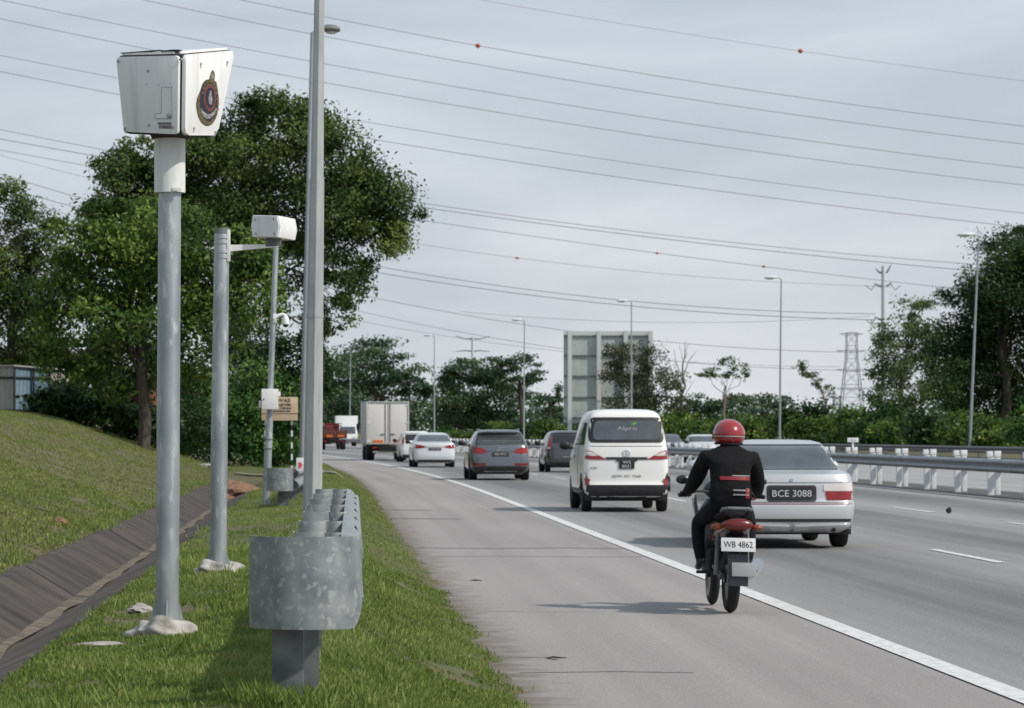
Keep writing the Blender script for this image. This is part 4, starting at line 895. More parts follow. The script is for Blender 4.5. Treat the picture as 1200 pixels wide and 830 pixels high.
def lattice(label, px, top, Z, w_top, w_bot, arms, thick):
    global root
    root = thing('lattice_pylon', label, 'pylon', (W(px, 0, Z).x, Z, 0)); k = Z / F
    h = (507 - top) * k + CZ
    bm = B(); lv = np.linspace(0, 1, 9)
    def corner(t, i): w_ = (w_bot + (w_top - w_bot) * min(1, t * 1.25)) * k / 2; return Vector((w_ * (-1 if i in (0, 3) else 1), w_ * (-1 if i < 2 else 1), h * t))
    for i in range(4):
        for a, b_ in zip(lv[:-1], lv[1:]):
            cyl(bm, corner(a, i), corner(b_, i), thick, thick, 4)
            cyl(bm, corner(a, i), corner(b_, (i + 1) % 4), thick * .6, thick * .6, 4); cyl(bm, corner(b_, i), corner(a, (i + 1) % 4), thick * .6, thick * .6, 4); cyl(bm, corner(b_, i), corner(b_, (i + 1) % 4), thick * .6, thick * .6, 4)
    obj('mast', bm, M['pylon'], root, smooth=0)
    for py, w_ in arms:
        zz = CZ + (507 - py) * k; t = zz / h; bm = B()
        for sx in (-1, 1):
            tip = Vector((sx * w_ * k, 0, zz))
            for i in range(4): cyl(bm, corner(min(1, t - .02 * (i % 2)), i), tip, thick * .7, thick * .7, 4)
        obj('cross_arm', bm, M['pylon'], root, smooth=0)
lattice('grey lattice pylon rising above the bushes left of the monopole', 998, 390, 1250, 12, 32, [(391, 14), (411, 18), (433, 18), (455, 18)], .13)
lattice('tiny lattice pylon far behind the grey lattice pylon', 981, 464, 2200, 8, 14, [(466, 8), (474, 9)], .3)
root = thing('monopole_pylon', 'short white monopole with curved arms above the far trees', 'pylon', (W(554, 0, 950).x, 950, 0))
bm = B(); tube(bm, [pz(554, 507, 950) + Vector((0, 0, -1.4)), pz(554, 395, 950)], [.6, .42], 10); obj('mast', bm, M['monopole'], root)
for py in (396, 411):
    bm = B()
    for sx in (-1, 1): tube(bm, [pz(554, py + 1, 950), pz(554 + sx * 8, py + (1.5 if py < 400 else 0), 950), pz(554 + sx * 20, py - 2 + (3 if py > 400 else 0), 950)], [.25, .2, .1], 6)
    obj('cross_arm', bm, M['pylon'], root)

G7 = 'power lines crossing the sky'
def q3(p0, p1, p2, x):   # parabola through three pixels
    (x0, y0), (x1, y1), (x2_, y2) = p0, p1, p2
    return y0 * (x - x1) * (x - x2_) / ((x0 - x1) * (x0 - x2_)) + y1 * (x - x0) * (x - x2_) / ((x1 - x0) * (x1 - x2_)) + y2 * (x - x0) * (x - x1) / ((x2_ - x0) * (x2_ - x1))
ordn = 'first second third fourth fifth sixth seventh eighth ninth tenth eleventh twelfth thirteenth fourteenth fifteenth sixteenth seventeenth'.split()
wires = [((563, 0), (938, 60), (1200, 95), 330, .025, -300, 1600), ((282, 0), (381, 20), (1200, 148), 320, .042, -300, 1600), ((168, 0), (381, 43), (1200, 169), 320, .042, -300, 1600), ((0, 0), (381, 75), (1200, 197), 320, .042, -300, 1600), ((0, 22), (381, 97), (1200, 217), 320, .042, -300, 1600),
         ((0, 65), (381, 135), (1200, 250), 320, .038, -300, 1600), ((0, 84), (440, 164), (1175, 264), 320, .045, -300, 1600),
         ((0, 152), (486, 237), (1116, 308), 480, .05, -300, 1600), ((0, 163), (493, 243), (1112, 315), 480, .06, -300, 1600), ((0, 176), (500, 259), (1035, 329), 560, .055, -300, 1600), ((0, 182), (496, 287), (1040, 336), 590, .04, -300, 1044),
         ((22, 211), (475, 318), (1028, 368), 590, .07, -300, 1026), ((33, 228), (475, 325), (1028, 375), 590, .075, -300, 1026), ((50, 242), (443, 350), (990, 413), 700, .07, -300, 985), ((60, 258), (430, 367), (990, 434), 800, .07, -300, 985), ((40, 280), (413, 375), (985, 430), 900, .06, -300, 985), ((640, 373), (780, 378), (1013, 371), 900, .06, 540, 1020)]
wo = []
for i, (a, b_, c_, Z, r_, x0, x1) in enumerate(wires):
    bm = B(); tube(bm, [W(x, q3(a, b_, c_, x), Z) for x in np.linspace(x0, x1, 26)], r_ * (.72 if i < 7 else .9), 6)
    o = obj('power_line', bm, M['wire']); setp(o, ['faint topmost power line, at the top right with an orange ball', 'second power line from the top, carrying the left orange ball'][i] if i < 2 else '%s power line counted down from the top of the sky' % ordn[i], 'power line', G7)
for px, wi, lab, r_ in [(560, 1, 'orange marker ball on the upper left of the sky', .30), (938, 0, 'orange marker ball on the topmost line at right', .30), (606, 10, 'small orange ball on a lower line, leftmost of the low three', .28), (770, 9, 'small orange ball on a lower line, middle of the low three', .26), (895, 9, 'small orange ball on a lower line, above the lamp post by the saloon', .30)]:
    a, b_, c_, Z = wires[wi][:4]; bm = B(); bmesh.ops.create_uvsphere(bm, u_segments=16, v_segments=10, radius=r_ * .78, matrix=Matrix.Translation(W(px, q3(a, b_, c_, px), Z)))
    cyl(bm, W(px - 3, q3(a, b_, c_, px - 3), Z), W(px + 3, q3(a, b_, c_, px + 3), Z), .09, .09, 8)
    setp(obj('marker_ball', bm, M['orange']), lab, 'marker ball', 'orange marker balls on the power lines')

# ------------------------------------------------------------------ vehicles
def pchip(xs, ys, x):
    xs, ys = np.array(xs, float), np.array(ys, float); h = np.diff(xs); dl = np.diff(ys) / h; m = np.zeros(len(xs))
    for i in range(1, len(xs) - 1):
        if dl[i - 1] * dl[i] > 0:
            w1, w2 = 2 * h[i] + h[i - 1], h[i] + 2 * h[i - 1]; m[i] = (w1 + w2) / (w1 / dl[i - 1] + w2 / dl[i])
    m[0], m[-1] = dl[0], dl[-1]
    k = np.clip(np.searchsorted(xs, x) - 1, 0, len(xs) - 2); t = (x - xs[k]) / h[k]
    return (2 * t ** 3 - 3 * t ** 2 + 1) * ys[k] + (t ** 3 - 2 * t ** 2 + t) * h[k] * m[k] + (-2 * t ** 3 + 3 * t ** 2) * ys[k + 1] + (t ** 3 - t ** 2) * h[k] * m[k + 1]

def body_bm(keys, taper=.05):
    """horizontal slices: (z, rear y, front y, half width, rear corner radius, front corner radius, rear bow)"""
    K = np.array(keys, float); zs = []
    for a, b in zip(K[:-1, 0], K[1:, 0]):
        n = max(1, int(round((b - a) / .045))); zs += list(np.linspace(a, b, n, endpoint=False))
    zs.append(K[-1, 0]); rings = []
    cols = [pchip(K[:, 0], K[:, j], np.array(zs)) for j in range(1, 7)]
    for i, z in enumerate(zs):
        yr, yf, w, rr, rf, bow = [c[i] for c in cols]; pts = []
        rr = min(rr, w * .9, (yf - yr) * .4); rf = min(rf, w * .9, (yf - yr) * .4)
        for k in range(7): x = (w - rr) * k / 6; pts.append((x, yr, 0))
        for k in range(1, 6): a = R(90 * k / 5); pts.append((w - rr + rr * math.sin(a), yr + rr * (1 - math.cos(a)), 0))
        for k in range(1, 12): pts.append((w, yr + rr + (yf - rf - yr - rr) * k / 12, 1))
        for k in range(0, 6): a = R(90 * k / 5); pts.append((w - rf + rf * math.cos(a), yf - rf + rf * math.sin(a), 2))
        for k in range(1, 7): pts.append(((w - rf) * (1 - k / 6), yf, 2))
        full = []; yc, hl = (yr + yf) / 2, (yf - yr) / 2
        for x, y, s in pts:
            t = (y - yc) / hl; xx = x * (1 - taper * abs(t) ** 3)
            if t < 0: y += bow * (x / w) ** 2 * (t * t)
            else: y -= .14 * (x / w) ** 2 * t * t
            full.append((xx, y, z))
        full += [(-x, y, zz) for x, y, zz in full[-2:0:-1]]
        rings.append(full)
    bm = B(); loft(bm, rings); bmesh.ops.recalc_face_normals(bm, faces=bm.faces[:]); return bm

def rounded(pts, r=.03, n=4):
    out = []; P = [Vector(p) for p in pts]
    for i, p in enumerate(P):
        a, b = P[i - 1] - p, P[(i + 1) % len(P)] - p; q = min(r, a.length * .45, b.length * .45); a.normalize(); b.normalize()
        for k in range(n + 1):
            t = k / n; out.append(p + a * q * (1 - t) ** 2 + b * q * t ** 2)
    return out
def patch(bvh, poly, view, off=.007, th=.02, res=.045):
    """a panel cut to an outline and laid on the body: view rear/front use (x, z), left/right use (y, z)"""
    poly = [Vector(p) for p in poly]; n = len(poly)
    dense = []
    for i in range(n):
        a, b = poly[i], poly[(i + 1) % n]; k = max(1, int((b - a).length / res)); dense += [a.lerp(b, j / k) for j in range(k)]
    n = len(dense); vs_ = list(dense); xs = [p.x for p in dense]; zs = [p.y for p in dense]
    def inside(q):
        c = False
        for i in range(n):
            a, b = dense[i], dense[i - 1]
            if (a.y > q.y) != (b.y > q.y) and q.x < (b.x - a.x) * (q.y - a.y) / (b.y - a.y) + a.x: c = not c
        return c
    for gx in np.arange(min(xs) + res / 2, max(xs), res):
        for gz in np.arange(min(zs) + res / 2, max(zs), res):
            q = Vector((gx, gz))
            if inside(q) and min((q - p).length for p in dense) > res * .35: vs_.append(q)
    co_, _, fs, *_ = geometry.delaunay_2d_cdt(vs_, [(i, (i + 1) % n) for i in range(n)], [list(range(n))], 1, 1e-6)
    D = {'rear': Vector((0, 1, 0)), 'front': Vector((0, -1, 0)), 'left': Vector((1, 0, 0)), 'right': Vector((-1, 0, 0))}[view]
    def cast(q):
        o = Vector((q.x, 0, q.y)) - D * 20 if view in ('rear', 'front') else Vector((0, q.x, q.y)) - D * 20
        h = bvh.ray_cast(o, D); return o, h[0]
    pts = []; hits = [cast(q) for q in co_]; good = [h for _, h in hits if h is not None]
    if not good: return B()
    for (o, h), q in zip(hits, co_):
        if h is None:
            g_ = min(good, key=lambda p: (Vector((p.x, p.z) if view in ('rear', 'front') else (p.y, p.z)) - q).length)
            t = (g_ - o).dot(D); h = o + D * t
        pts.append(h)
    bm = B(); a = [bm.verts.new(p - D * off) for p in pts]; b = [bm.verts.new(p + D * th) for p in pts]; edge = {}
    for f in fs:
        bm.faces.new([a[i] for i in f]); bm.faces.new([b[i] for i in f[::-1]])
        for i in range(len(f)): edge[(f[i], f[(i + 1) % len(f)])] = 1
    for (i, j) in edge:
        if (j, i) not in edge:
            try: bm.faces.new((a[j], a[i], b[i], b[j]))
            except ValueError: pass
    return bm

def sym(poly): return [(-x, z) for x, z in poly[::-1]]
def mirror(half): return list(half) + [(-x, z) for x, z in half[::-1]]    # outline from its right half, top to bottom

def wheel(root, x, y, r, w, sgn):
    e_ = w * .18
    bm = B(); lathe(bm, [(r * .62, -w / 2), (r - .02, -w / 2), (r, -w / 2 + e_), (r, w / 2 - e_), (r - .02, w / 2), (r * .62, w / 2)], 32, (x, y, r), 'X'); t = obj('wheel', bm, M['tyre'], root, smooth=40)
    bm = B(); f = sgn * (w / 2 + .004)
    lathe(bm, [(r * .63, sgn * w * .1), (r * .63, f - sgn * .012), (r * .56, f - sgn * .02), (r * .5, f - sgn * .06), (.03, f - sgn * .06)], 28, (x, y, r), 'X')
    for k in range(5):
        a = 2 * math.pi * k / 5; c = Vector((x + f - sgn * .03, y + r * .33 * math.cos(a), r + r * .33 * math.sin(a))); box(bm, c, (.03, r * .14, r * .56), Matrix.Rotation(-a + math.pi / 2, 3, 'X').to_3x3(), .004)
    cyl(bm, (x + f - sgn * .06, y, r), (x + f - sgn * .01, y, r), r * .16, r * .14, 14); obj('rim', bm, M['rim'], t)

def boolean_cut(o, cutters):
    bm = B()
    for c in cutters: cyl(bm, *c, n=28)
    me = bpy.data.meshes.new('cut'); bmesh.ops.recalc_face_normals(bm, faces=bm.faces[:]); bm.to_mesh(me); bm.free()
    cu = bpy.data.objects.new('cut', me); C.objects.link(cu)
    cu.matrix_world = Matrix.Identity(4)
    par = o.parent; o.parent = None
    md = o.modifiers.new('b', 'BOOLEAN'); md.object = cu; md.operation = 'DIFFERENCE'; md.solver = 'EXACT'
    dg = bpy.context.evaluated_depsgraph_get(); new = bpy.data.meshes.new_from_object(o.evaluated_get(dg)); o.modifiers.clear()
    old = o.data; name = old.name; o.data = new; bpy.data.meshes.remove(old); new.name = name
    bpy.data.objects.remove(cu); bpy.data.meshes.remove(me); o.parent = par
    new.shade_smooth(); new.set_sharp_from_angle(angle=R(32))

def car(name, label, cat, X, Y, yaw, keys, paint, feats, wb, wr, ww, track, wy, mirrors=None, taper=.05, under=.22, group=None, chars=(), extra=None, side=None):
    root = thing(name, label, cat, (0, 0, 0), 0, group); bm = body_bm(keys, taper); bvh = BVHTree.FromBMesh(bm)
    b = obj('body', bm, M[paint], root, smooth=32)
    L_ = max(k[2] for k in keys); y0, y1 = wy, wy + wb
    boolean_cut(b, [((s * (track - ww * .85), y, wr), (s * (track + .4), y, wr), wr * 1.16, wr * 1.16) for s in (-1, 1) for y in (y0, y1)])
    made = {'body': b}
    for f in feats:
        nm, m, poly, view = f[:4]; off = max(.005, f[4]) if len(f) > 4 else .007; th = f[5] if len(f) > 5 else .02; par = f[6] if len(f) > 6 else None
        pb = patch(bvh, poly, view, off, th)
        made[nm] = obj(nm, pb, M[m], made.get(par, root), smooth=50)
    w0 = keys[0][3]
    bm = B(); box(bm, (0, (y0 + y1) / 2, under), (2 * track - ww * .6, y1 - y0 + .9, .14), None, .03)
    box(bm, (0, y0, wr), (2 * track - .1, .09, .09), None, .02); box(bm, (0, y1, wr), (2 * track - .1, .09, .09), None, .02); box(bm, (0, y0 - .35, under - .0), (w0 * 1.1, .35, .12), None, .03)
    obj('underbody', bm, M['under'], root)
    for s in (-1, 1):
        for y in (y0, y1): wheel(root, s * track, y, wr, ww, s)
    if mirrors:
        for s in (-1, 1):
            bm = B(); mx_, my_, mz_ = mirrors[:3]; blob(bm, (s * (mx_ + .10), my_, mz_), (.115, .07, .085), 2, .02); box(bm, (s * mx_, my_ + .03, mz_ - .05), (.12, .05, .04)); obj('mirror', bm, M[mirrors[3]], root)
    for s_, x, z, sz, dpt, par, m, sx in chars:
        h = bvh.ray_cast(Vector((x, -20, z)), Vector((0, 1, 0)))[0]; y = (h.y if h else 0) - dpt
        obj('characters', text_bm(s_, sz, facing(x, y, z), .0015, sx=sx), M[m], made.get(par, root), smooth=0)
    if extra: extra(root, bvh, made)
    root.location = (X, Y, 0.004); root.rotation_euler = (0, 0, yaw)
    return root
def rect(x0, x1, z0, z1, r=.02): return rounded([(x0, z1), (x1, z1), (x1, z0), (x0, z0)], r)

# --- white minivan
kv = [(.27, .10, 3.86, .66, .10, .2, .05), (.34, .02, 3.95, .76, .10, .22, .05), (.50, -.01, 3.98, .785, .10, .25, .06), (.55, .02, 3.96, .785, .10, .25, .06), (.80, .03, 3.90, .79, .10, .25, .06), (.97, .04, 3.82, .785, .10, .25, .06), (1.10, .055, 3.6, .775, .10, .3, .06), (1.24, .085, 3.25, .755, .10, .3, .06), (1.55, .20, 2.75, .70, .10, .25, .06), (1.72, .27, 2.5, .66, .10, .25, .06), (1.79, .31, 2.38, .62, .12, .25, .06), (1.835, .38, 2.25, .56, .15, .25, .06), (1.865, .55, 2.05, .46, .2, .25, .05), (1.875, .8, 1.8, .25, .1, .15, .03)]
tl = [(.36, .955), (.46, 1.01), (.62, 1.10), (.765, 1.13), (.775, .965), (.60, .955)]
tl_in = [(.50, 1.03), (.62, 1.085), (.765, 1.11), (.77, 1.035), (.6, 1.02)]
vf = [('rear_window', 'glass2', rounded(mirror([(.56, 1.66), (.60, 1.45), (.59, 1.315)]), .12), 'rear', .011), ('window_rubber', 'black', rounded(mirror([(.645, 1.725), (.69, 1.45), (.68, 1.26)]), .09), 'rear', .002),
      ('tail_light', 'redlamp', rounded(tl, .02), 'rear', .012, .02), ('tail_light', 'redlamp', rounded(sym(tl), .02), 'rear', .012, .02), ('lamp_lens', 'clearlamp', rounded(tl_in, .02), 'rear', .016, .01, 'tail_light'), ('lamp_lens', 'clearlamp', rounded(sym(tl_in), .02), 'rear', .016, .01, 'tail_light'),
      ('garnish', 'plastic', rect(-.38, .38, .955, 1.0, .01), 'rear', .014), ('bumper', 'plastic', rounded(mirror([(.79, .72), (.74, .72), (.70, .60), (.66, .49)][::1]) , .02) if False else rounded([(-.80, .70), (-.745, .72), (-.70, .60), (-.68, .495), (.68, .495), (.70, .60), (.745, .72), (.80, .70), (.80, .36), (.68, .29), (-.68, .29), (-.80, .36)], .02), 'rear', .018, .03),
      ('reflector', 'redlamp', rounded([(.66, .60), (.76, .62), (.775, .50), (.70, .48)], .015), 'rear', .028, .02), ('reflector', 'redlamp', rounded([(-.66, .60), (-.76, .62), (-.775, .50), (-.70, .48)][::-1], .015), 'rear', .028, .02),
      ('number_plate', 'plate', rect(-.14, .14, .79, .945, .012), 'rear', .018), ('hatch_seam', 'plastic', rect(-.66, .66, 1.195, 1.203, .002), 'rear', .001, .005), ('hatch_handle', 'plastic', rect(-.19, .19, .925, .955, .01), 'rear', .018)]
for vw, m_ in (('left', 1), ('right', 1)):
    vf += [('side_window', 'glass', rounded([(.42, 1.62), (1.32, 1.64), (1.32, 1.22), (.36, 1.22)], .05), vw), ('side_window', 'glass', rounded([(1.40, 1.64), (2.35, 1.62), (2.48, 1.22), (1.40, 1.22)], .05), vw), ('side_window', 'glass', rounded([(2.52, 1.52), (3.05, 1.22), (2.56, 1.22)], .03), vw), ('sill', 'plastic', rounded([(.95, .42), (2.75, .42), (2.75, .30), (.95, .30)], .02), vw), ('door_handle', 'plastic', rect(2.0, 2.2, .98, 1.02, .01), vw), ('door_seam', 'plastic', rect(1.36, 1.366, .5, 1.62, .001), vw, .001, .004), ('marker_lamp', 'amber', rect(2.98, 3.05, .92, .96, .01), vw)]
def vanx(root, bvh, made):
    bm = B(); h = bvh.ray_cast(Vector((0, -20, 1.065)), Vector((0, 1, 0)))[0]
    lathe(bm, [(.075, -.004), (.075, .012), (.06, .018), (.056, .010), (.005, .010)], 28, (0, 0, 0)); box(bm, (0, 0, .014), (.016, .11, .010)); box(bm, (.024, -.018, .014), (.016, .075, .010), Matrix.Rotation(R(60), 3, 'Z')); box(bm, (-.024, -.018, .014), (.016, .075, .010), Matrix.Rotation(R(-60), 3, 'Z'))
    bmesh.ops.transform(bm, matrix=Matrix.Translation(h) @ Matrix.Rotation(R(90), 4, 'X'), verts=bm.verts[:]); obj('emblem', bm, M['silverw'], root)
    ang = math.atan2(.115, .31)
    h = bvh.ray_cast(Vector((.02, -20, 1.52)), Vector((0, 1, 0)))[0]
    mt = Matrix.Translation(h + Vector((0, -.012, 0))) @ Matrix.Rotation(R(90) - math.atan2(.07, .17), 4, 'X')
    obj('window_script', text_bm('Alpro', .105, mt, .001, sx=1.5, bold=.001), M['pale2'], made['rear_window'], smooth=0)
    bm = B(); prism(bm, [(0, 0, 0), (.05, .05, 0), (.10, .05, 0), (.07, .01, 0)], (0, 0, .002)); bmesh.ops.transform(bm, matrix=mt @ Matrix.Translation((.08, .07, 0)), verts=bm.verts[:]); obj('leaf_sticker', bm, bpy.data.materials.get('sticker_green') or mat('sticker_green', (.10, .32, .06), .6), made['rear_window'], smooth=0)
    for s in (-1, 1):
        bm = B(); box(bm, (s * .66, .17, .33), (.17, .012, .24), None, .003); obj('mud_flap', bm, M['black'], root)
    bm = B(); box(bm, (-.30, .25, .30), (.5, .16, .12), None, .04); box(bm, (.1, .35, .28), (.2, .3, .1), None, .03); cyl(bm, (-.52, .05, .27), (-.52, .4, .27), .03, .03, 12); obj('exhaust', bm, M['under'], root)
car('minivan', 'white minivan with lettering on its rear window and black rear bumper', 'van', 5.41, 58.8, 0, kv, 'van', vf, 2.62, .29, .17, .69, .62, (.80, 3.05, 1.20, 'black'), .03, .27,
    chars=[('W5', 0, .905, .075, .021, 'number_plate', 'ink', 1.3), ('8031', 0, .832, .075, .021, 'number_plate', 'ink', 1.2), ('BDN 431 1968', 0, .655, .065, .004, None, 'pale', 1.3), ('VAN', -.57, .80, .06, .003, None, 'darkink', 1.6)], extra=vanx)

# --- silver saloon beside the motorcycle
kp = [(.20, .14, 4.15, .66, .10, .2, .05), (.28, .03, 4.24, .78, .12, .25, .06), (.42, .0, 4.28, .825, .14, .3, .07), (.55, .01, 4.28, .835, .14, .3, .07), (.60, .05, 4.24, .825, .14, .3, .07), (.78, .07, 4.15, .82, .14, .3, .07), (.86, .09, 3.95, .81, .14, .3, .07), (.925, .12, 3.4, .79, .14, .35, .07), (.955, .34, 3.02, .765, .14, .4, .08), (.975, .66, 2.98, .745, .12, .4, .09), (1.10, .88, 2.72, .69, .12, .3, .10), (1.26, 1.16, 2.42, .62, .12, .25, .10), (1.315, 1.32, 2.28, .575, .14, .25, .10), (1.345, 1.5, 2.1, .48, .2, .25, .08), (1.355, 1.7, 1.95, .25, .1, .1, .04)]
pw = rounded(mirror([(.565, 1.275), (.685, .985)]), .05)
ptl = [(.37, .795), (.77, .82), (.815, .80), (.815, .60), (.78, .585), (.37, .60)]
pf = [('rear_window', 'glass2', pw, 'rear', .014), ('window_rubber', 'plastic', rounded(mirror([(.585, 1.297), (.715, .978)]), .05), 'rear', .0015),
      ('plate_recess', 'plastic', rect(-.31, .31, .59, .79, .04), 'rear', .006), ('number_plate', 'plate', rect(-.26, .26, .62, .75, .012), 'rear', .012)]
for s in (1, -1):
    f_ = (lambda q: q) if s > 0 else sym
    pf += [('tail_light', 'clearlamp', rounded(f_([(.40, .805), (.76, .825), (.80, .81), (.80, .72), (.40, .72)]), .02), 'rear', .010), ('brake_light', 'redlamp', rounded(f_([(.42, .715), (.80, .715), (.80, .61), (.44, .61)]), .02), 'rear', .010),
           ('bumper_lip', 'silverw', rounded(f_([(.03, .275), (.80, .31), (.80, .25), (.03, .21)]), .01), 'rear', .05, .06)]
pf += [('trunk_badge', 'chrome', rect(-.62, -.44, .845, .868, .004), 'rear', .008, .012), ('trunk_lock', 'chrome', rect(-.022, .022, .84, .875, .01), 'rear', .010, .012), ('lid_seam', 'plastic', rect(.855, .86, .6, .9, .001) if False else rect(-.83, .83, .822, .826, .001), 'rear', .006, .004)]
pf += [('bumper_strip', 'redlampdark', rect(-.80, .80, .555, .566, .002), 'rear', .006), ('bumper_groove', 'plastic', rect(-.81, .81, .335, .375, .01), 'rear', .004), ('trunk_seam', 'plastic', rect(-.74, .74, .578, .586, .001), 'rear', .002)]
for vw in ('left', 'right'):
    pf += [('side_window', 'glass', rounded([(1.42, 1.25), (1.95, 1.26), (1.95, 1.0), (1.18, 1.0)], .04), vw), ('side_window', 'glass', rounded([(2.02, 1.26), (2.33, 1.25), (2.78, 1.0), (2.02, 1.0)], .04), vw)]
def salx(root, bvh, made):
    bm = B()
    for x in (-.32, .34): blob(bm, (x, 2.0, 1.08), (.12, .06, .15), 2, .05); box(bm, (x, 2.0, .85), (.42, .12, .4), None, .05)
    obj('seat', bm, M['plastic'], root)
    bm = B(); cyl(bm, (.52, .02, .235), (.52, .4, .235), .025, .025, 12); obj('exhaust', bm, M['under'], root)
    for s in (-1, 1):
        bm = B(); box(bm, (s * .70, .42, .27), (.19, .012, .2), None, .003); obj('mud_flap', bm, M['black'], root)
car('saloon', 'silver saloon passing right of the motorcycle, black number plate in a recess', 'car', 5.75, 40.2, 0, kp, 'silver', pf, 2.45, .285, .18, .71, .88, (.80, 2.75, 1.0, 'silver'), .045, .24,
    chars=[('BCE 3088', 0, .685, .118, .0145, 'number_plate', 'ink', 1.05)], extra=salx)

# --- dark grey suv
ks = [(.18, .16, 4.2, .70, .12, .2, .05), (.30, .04, 4.32, .86, .16, .3, .08), (.42, .0, 4.36, .91, .18, .35, .09), (.60, .01, 4.38, .915, .18, .35, .09), (.74, .03, 4.36, .91, .18, .35, .09), (.85, .06, 4.25, .905, .18, .35, .09), (1.00, .10, 3.8, .89, .18, .4, .09), (1.08, .14, 3.2, .865, .18, .4, .09), (1.24, .30, 2.85, .79, .18, .3, .10), (1.40, .46, 2.55, .705, .18, .3, .11), (1.455, .40, 2.42, .67, .18, .3, .11), (1.50, .46, 2.3, .61, .2, .3, .10), (1.525, .62, 2.1, .50, .2, .3, .08), (1.535, .9, 1.8, .25, .1, .1, .04)]
stl = [(.40, .845), (.47, .94), (.62, .99), (.86, 1.01), (.885, .90), (.84, .82), (.60, .80)]
sf = [('rear_window', 'glass2', rounded(mirror([(.62, 1.395), (.70, 1.11)]), .05), 'rear', .004), ('window_rubber', 'black', rounded(mirror([(.66, 1.42), (.755, 1.085)]), .05), 'rear', .0015), ('number_plate', 'plate', rect(-.26, .26, .725, .84, .012), 'rear', .012), ('hatch_seam', 'black', rect(-.60, .60, .868, .876, .002), 'rear', .002),
      ('lower_bumper', 'plastic', rounded([(-.88, .40), (-.6, .43), (.6, .43), (.88, .40), (.82, .22), (-.82, .22)], .03), 'rear', .008), ('skid_plate', 'pole', rect(-.5, .5, .255, .285, .01), 'rear', .02)]
for s in (1, -1):
    f_ = (lambda q: q) if s > 0 else sym
    sf += [('tail_light', 'redlamp', rounded(f_(stl), .03), 'rear', .008), ('reflector', 'redlampdark', rounded(f_([(.42, .515), (.84, .525), (.84, .445), (.45, .44)]), .02), 'rear', .008)]
for vw in ('left', 'right'):
    sf += [('side_window', 'glass', rounded([(.80, 1.36), (1.62, 1.42), (1.62, 1.10), (.62, 1.12)], .04), vw), ('side_window', 'glass', rounded([(1.70, 1.42), (2.35, 1.38), (2.85, 1.10), (1.70, 1.10)], .04), vw)]
def suvx(root, bvh, made):
    for s in (-1, 1):
        bm = B(); tube(bm, [(s * .60, .75, 1.50), (s * .61, .9, 1.545), (s * .61, 2.1, 1.545), (s * .58, 2.3, 1.50)], .016, 8); obj('roof_rail', bm, M['pole'], root)
    h = bvh.ray_cast(Vector((0, -20, .95)), Vector((0, 1, 0)))[0]; bm = B()
    for k in range(4): # interlocking ring badge
        c = h + Vector(((k - 1.5) * .055, -.006, 0)); pts = [c + Vector((.036 * math.cos(2 * math.pi * q / 16), 0, .036 * math.sin(2 * math.pi * q / 16))) for q in range(17)]; tube(bm, pts, .005, 6)
    obj('ring_badge', bm, M['chrome'], root)
car('suv', 'dark grey suv with wide red tail lights ahead of the white minivan', 'car', 5.20, 98.0, heading(100), ks, 'grey', sf, 2.6, .345, .235, .79, .85, (.92, 3.0, 1.12, 'black'), .05, .25,
    chars=[('VBA 8221', 0, .785, .09, .0145, 'number_plate', 'ink', 1.05)], extra=suvx)

# --- silver saloon farther ahead
kt = [(.18, .14, 4.4, .66, .12, .2, .05), (.28, .03, 4.5, .83, .16, .3, .08), (.45, .0, 4.56, .875, .18, .35, .09), (.62, .02, 4.56, .88, .18, .35, .09), (.80, .05, 4.45, .875, .18, .35, .09), (.93, .06, 4.2, .865, .18, .4, .09), (1.0, .10, 3.6, .84, .18, .4, .09), (1.035, .42, 3.25, .80, .16, .4, .1), (1.06, .62, 3.15, .78, .16, .4, .1), (1.22, 1.02, 2.8, .70, .16, .3, .11), (1.36, 1.38, 2.45, .62, .16, .3, .11), (1.41, 1.55, 2.3, .56, .18, .3, .10), (1.44, 1.75, 2.1, .44, .2, .3, .08), (1.45, 1.9, 2.0, .2, .04, .04, .04)]
tf = [('rear_window', 'glass2', rounded(mirror([(.60, 1.355), (.73, 1.065)]), .05), 'rear', .004), ('number_plate', 'plate', rect(-.26, .26, .70, .81, .012), 'rear', .012), ('lower_bumper', 'plastic', rounded(mirror([(.80, .32), (.7, .22)]), .03), 'rear', .008), ('chrome_strip', 'chrome', rect(-.42, .42, .835, .86, .01), 'rear', .012)]
for s in (1, -1):
    f_ = (lambda q: q) if s > 0 else sym
    tf += [('tail_light', 'redlamp', rounded(f_([(.36, .86), (.60, .93), (.86, .96), (.875, .84), (.80, .78), (.5, .80)]), .03), 'rear', .008)]
for vw in ('left', 'right'):
    tf += [('side_window', 'glass', rounded([(1.55, 1.34), (2.1, 1.37), (2.1, 1.06), (1.25, 1.06)], .04), vw), ('side_window', 'glass', rounded([(2.17, 1.37), (2.42, 1.35), (3.05, 1.06), (2.17, 1.06)], .04), vw)]
car('saloon', 'bright silver saloon on the left lane just behind the box truck', 'car', 4.40, 134, heading(136), kt, 'silverw', tf, 2.7, .31, .20, .76, .95, (.86, 3.05, 1.05, 'black'), .05, .24,
    chars=[('WYQ 505', 0, .755, .09, .0145, 'number_plate', 'ink', 1.05)])

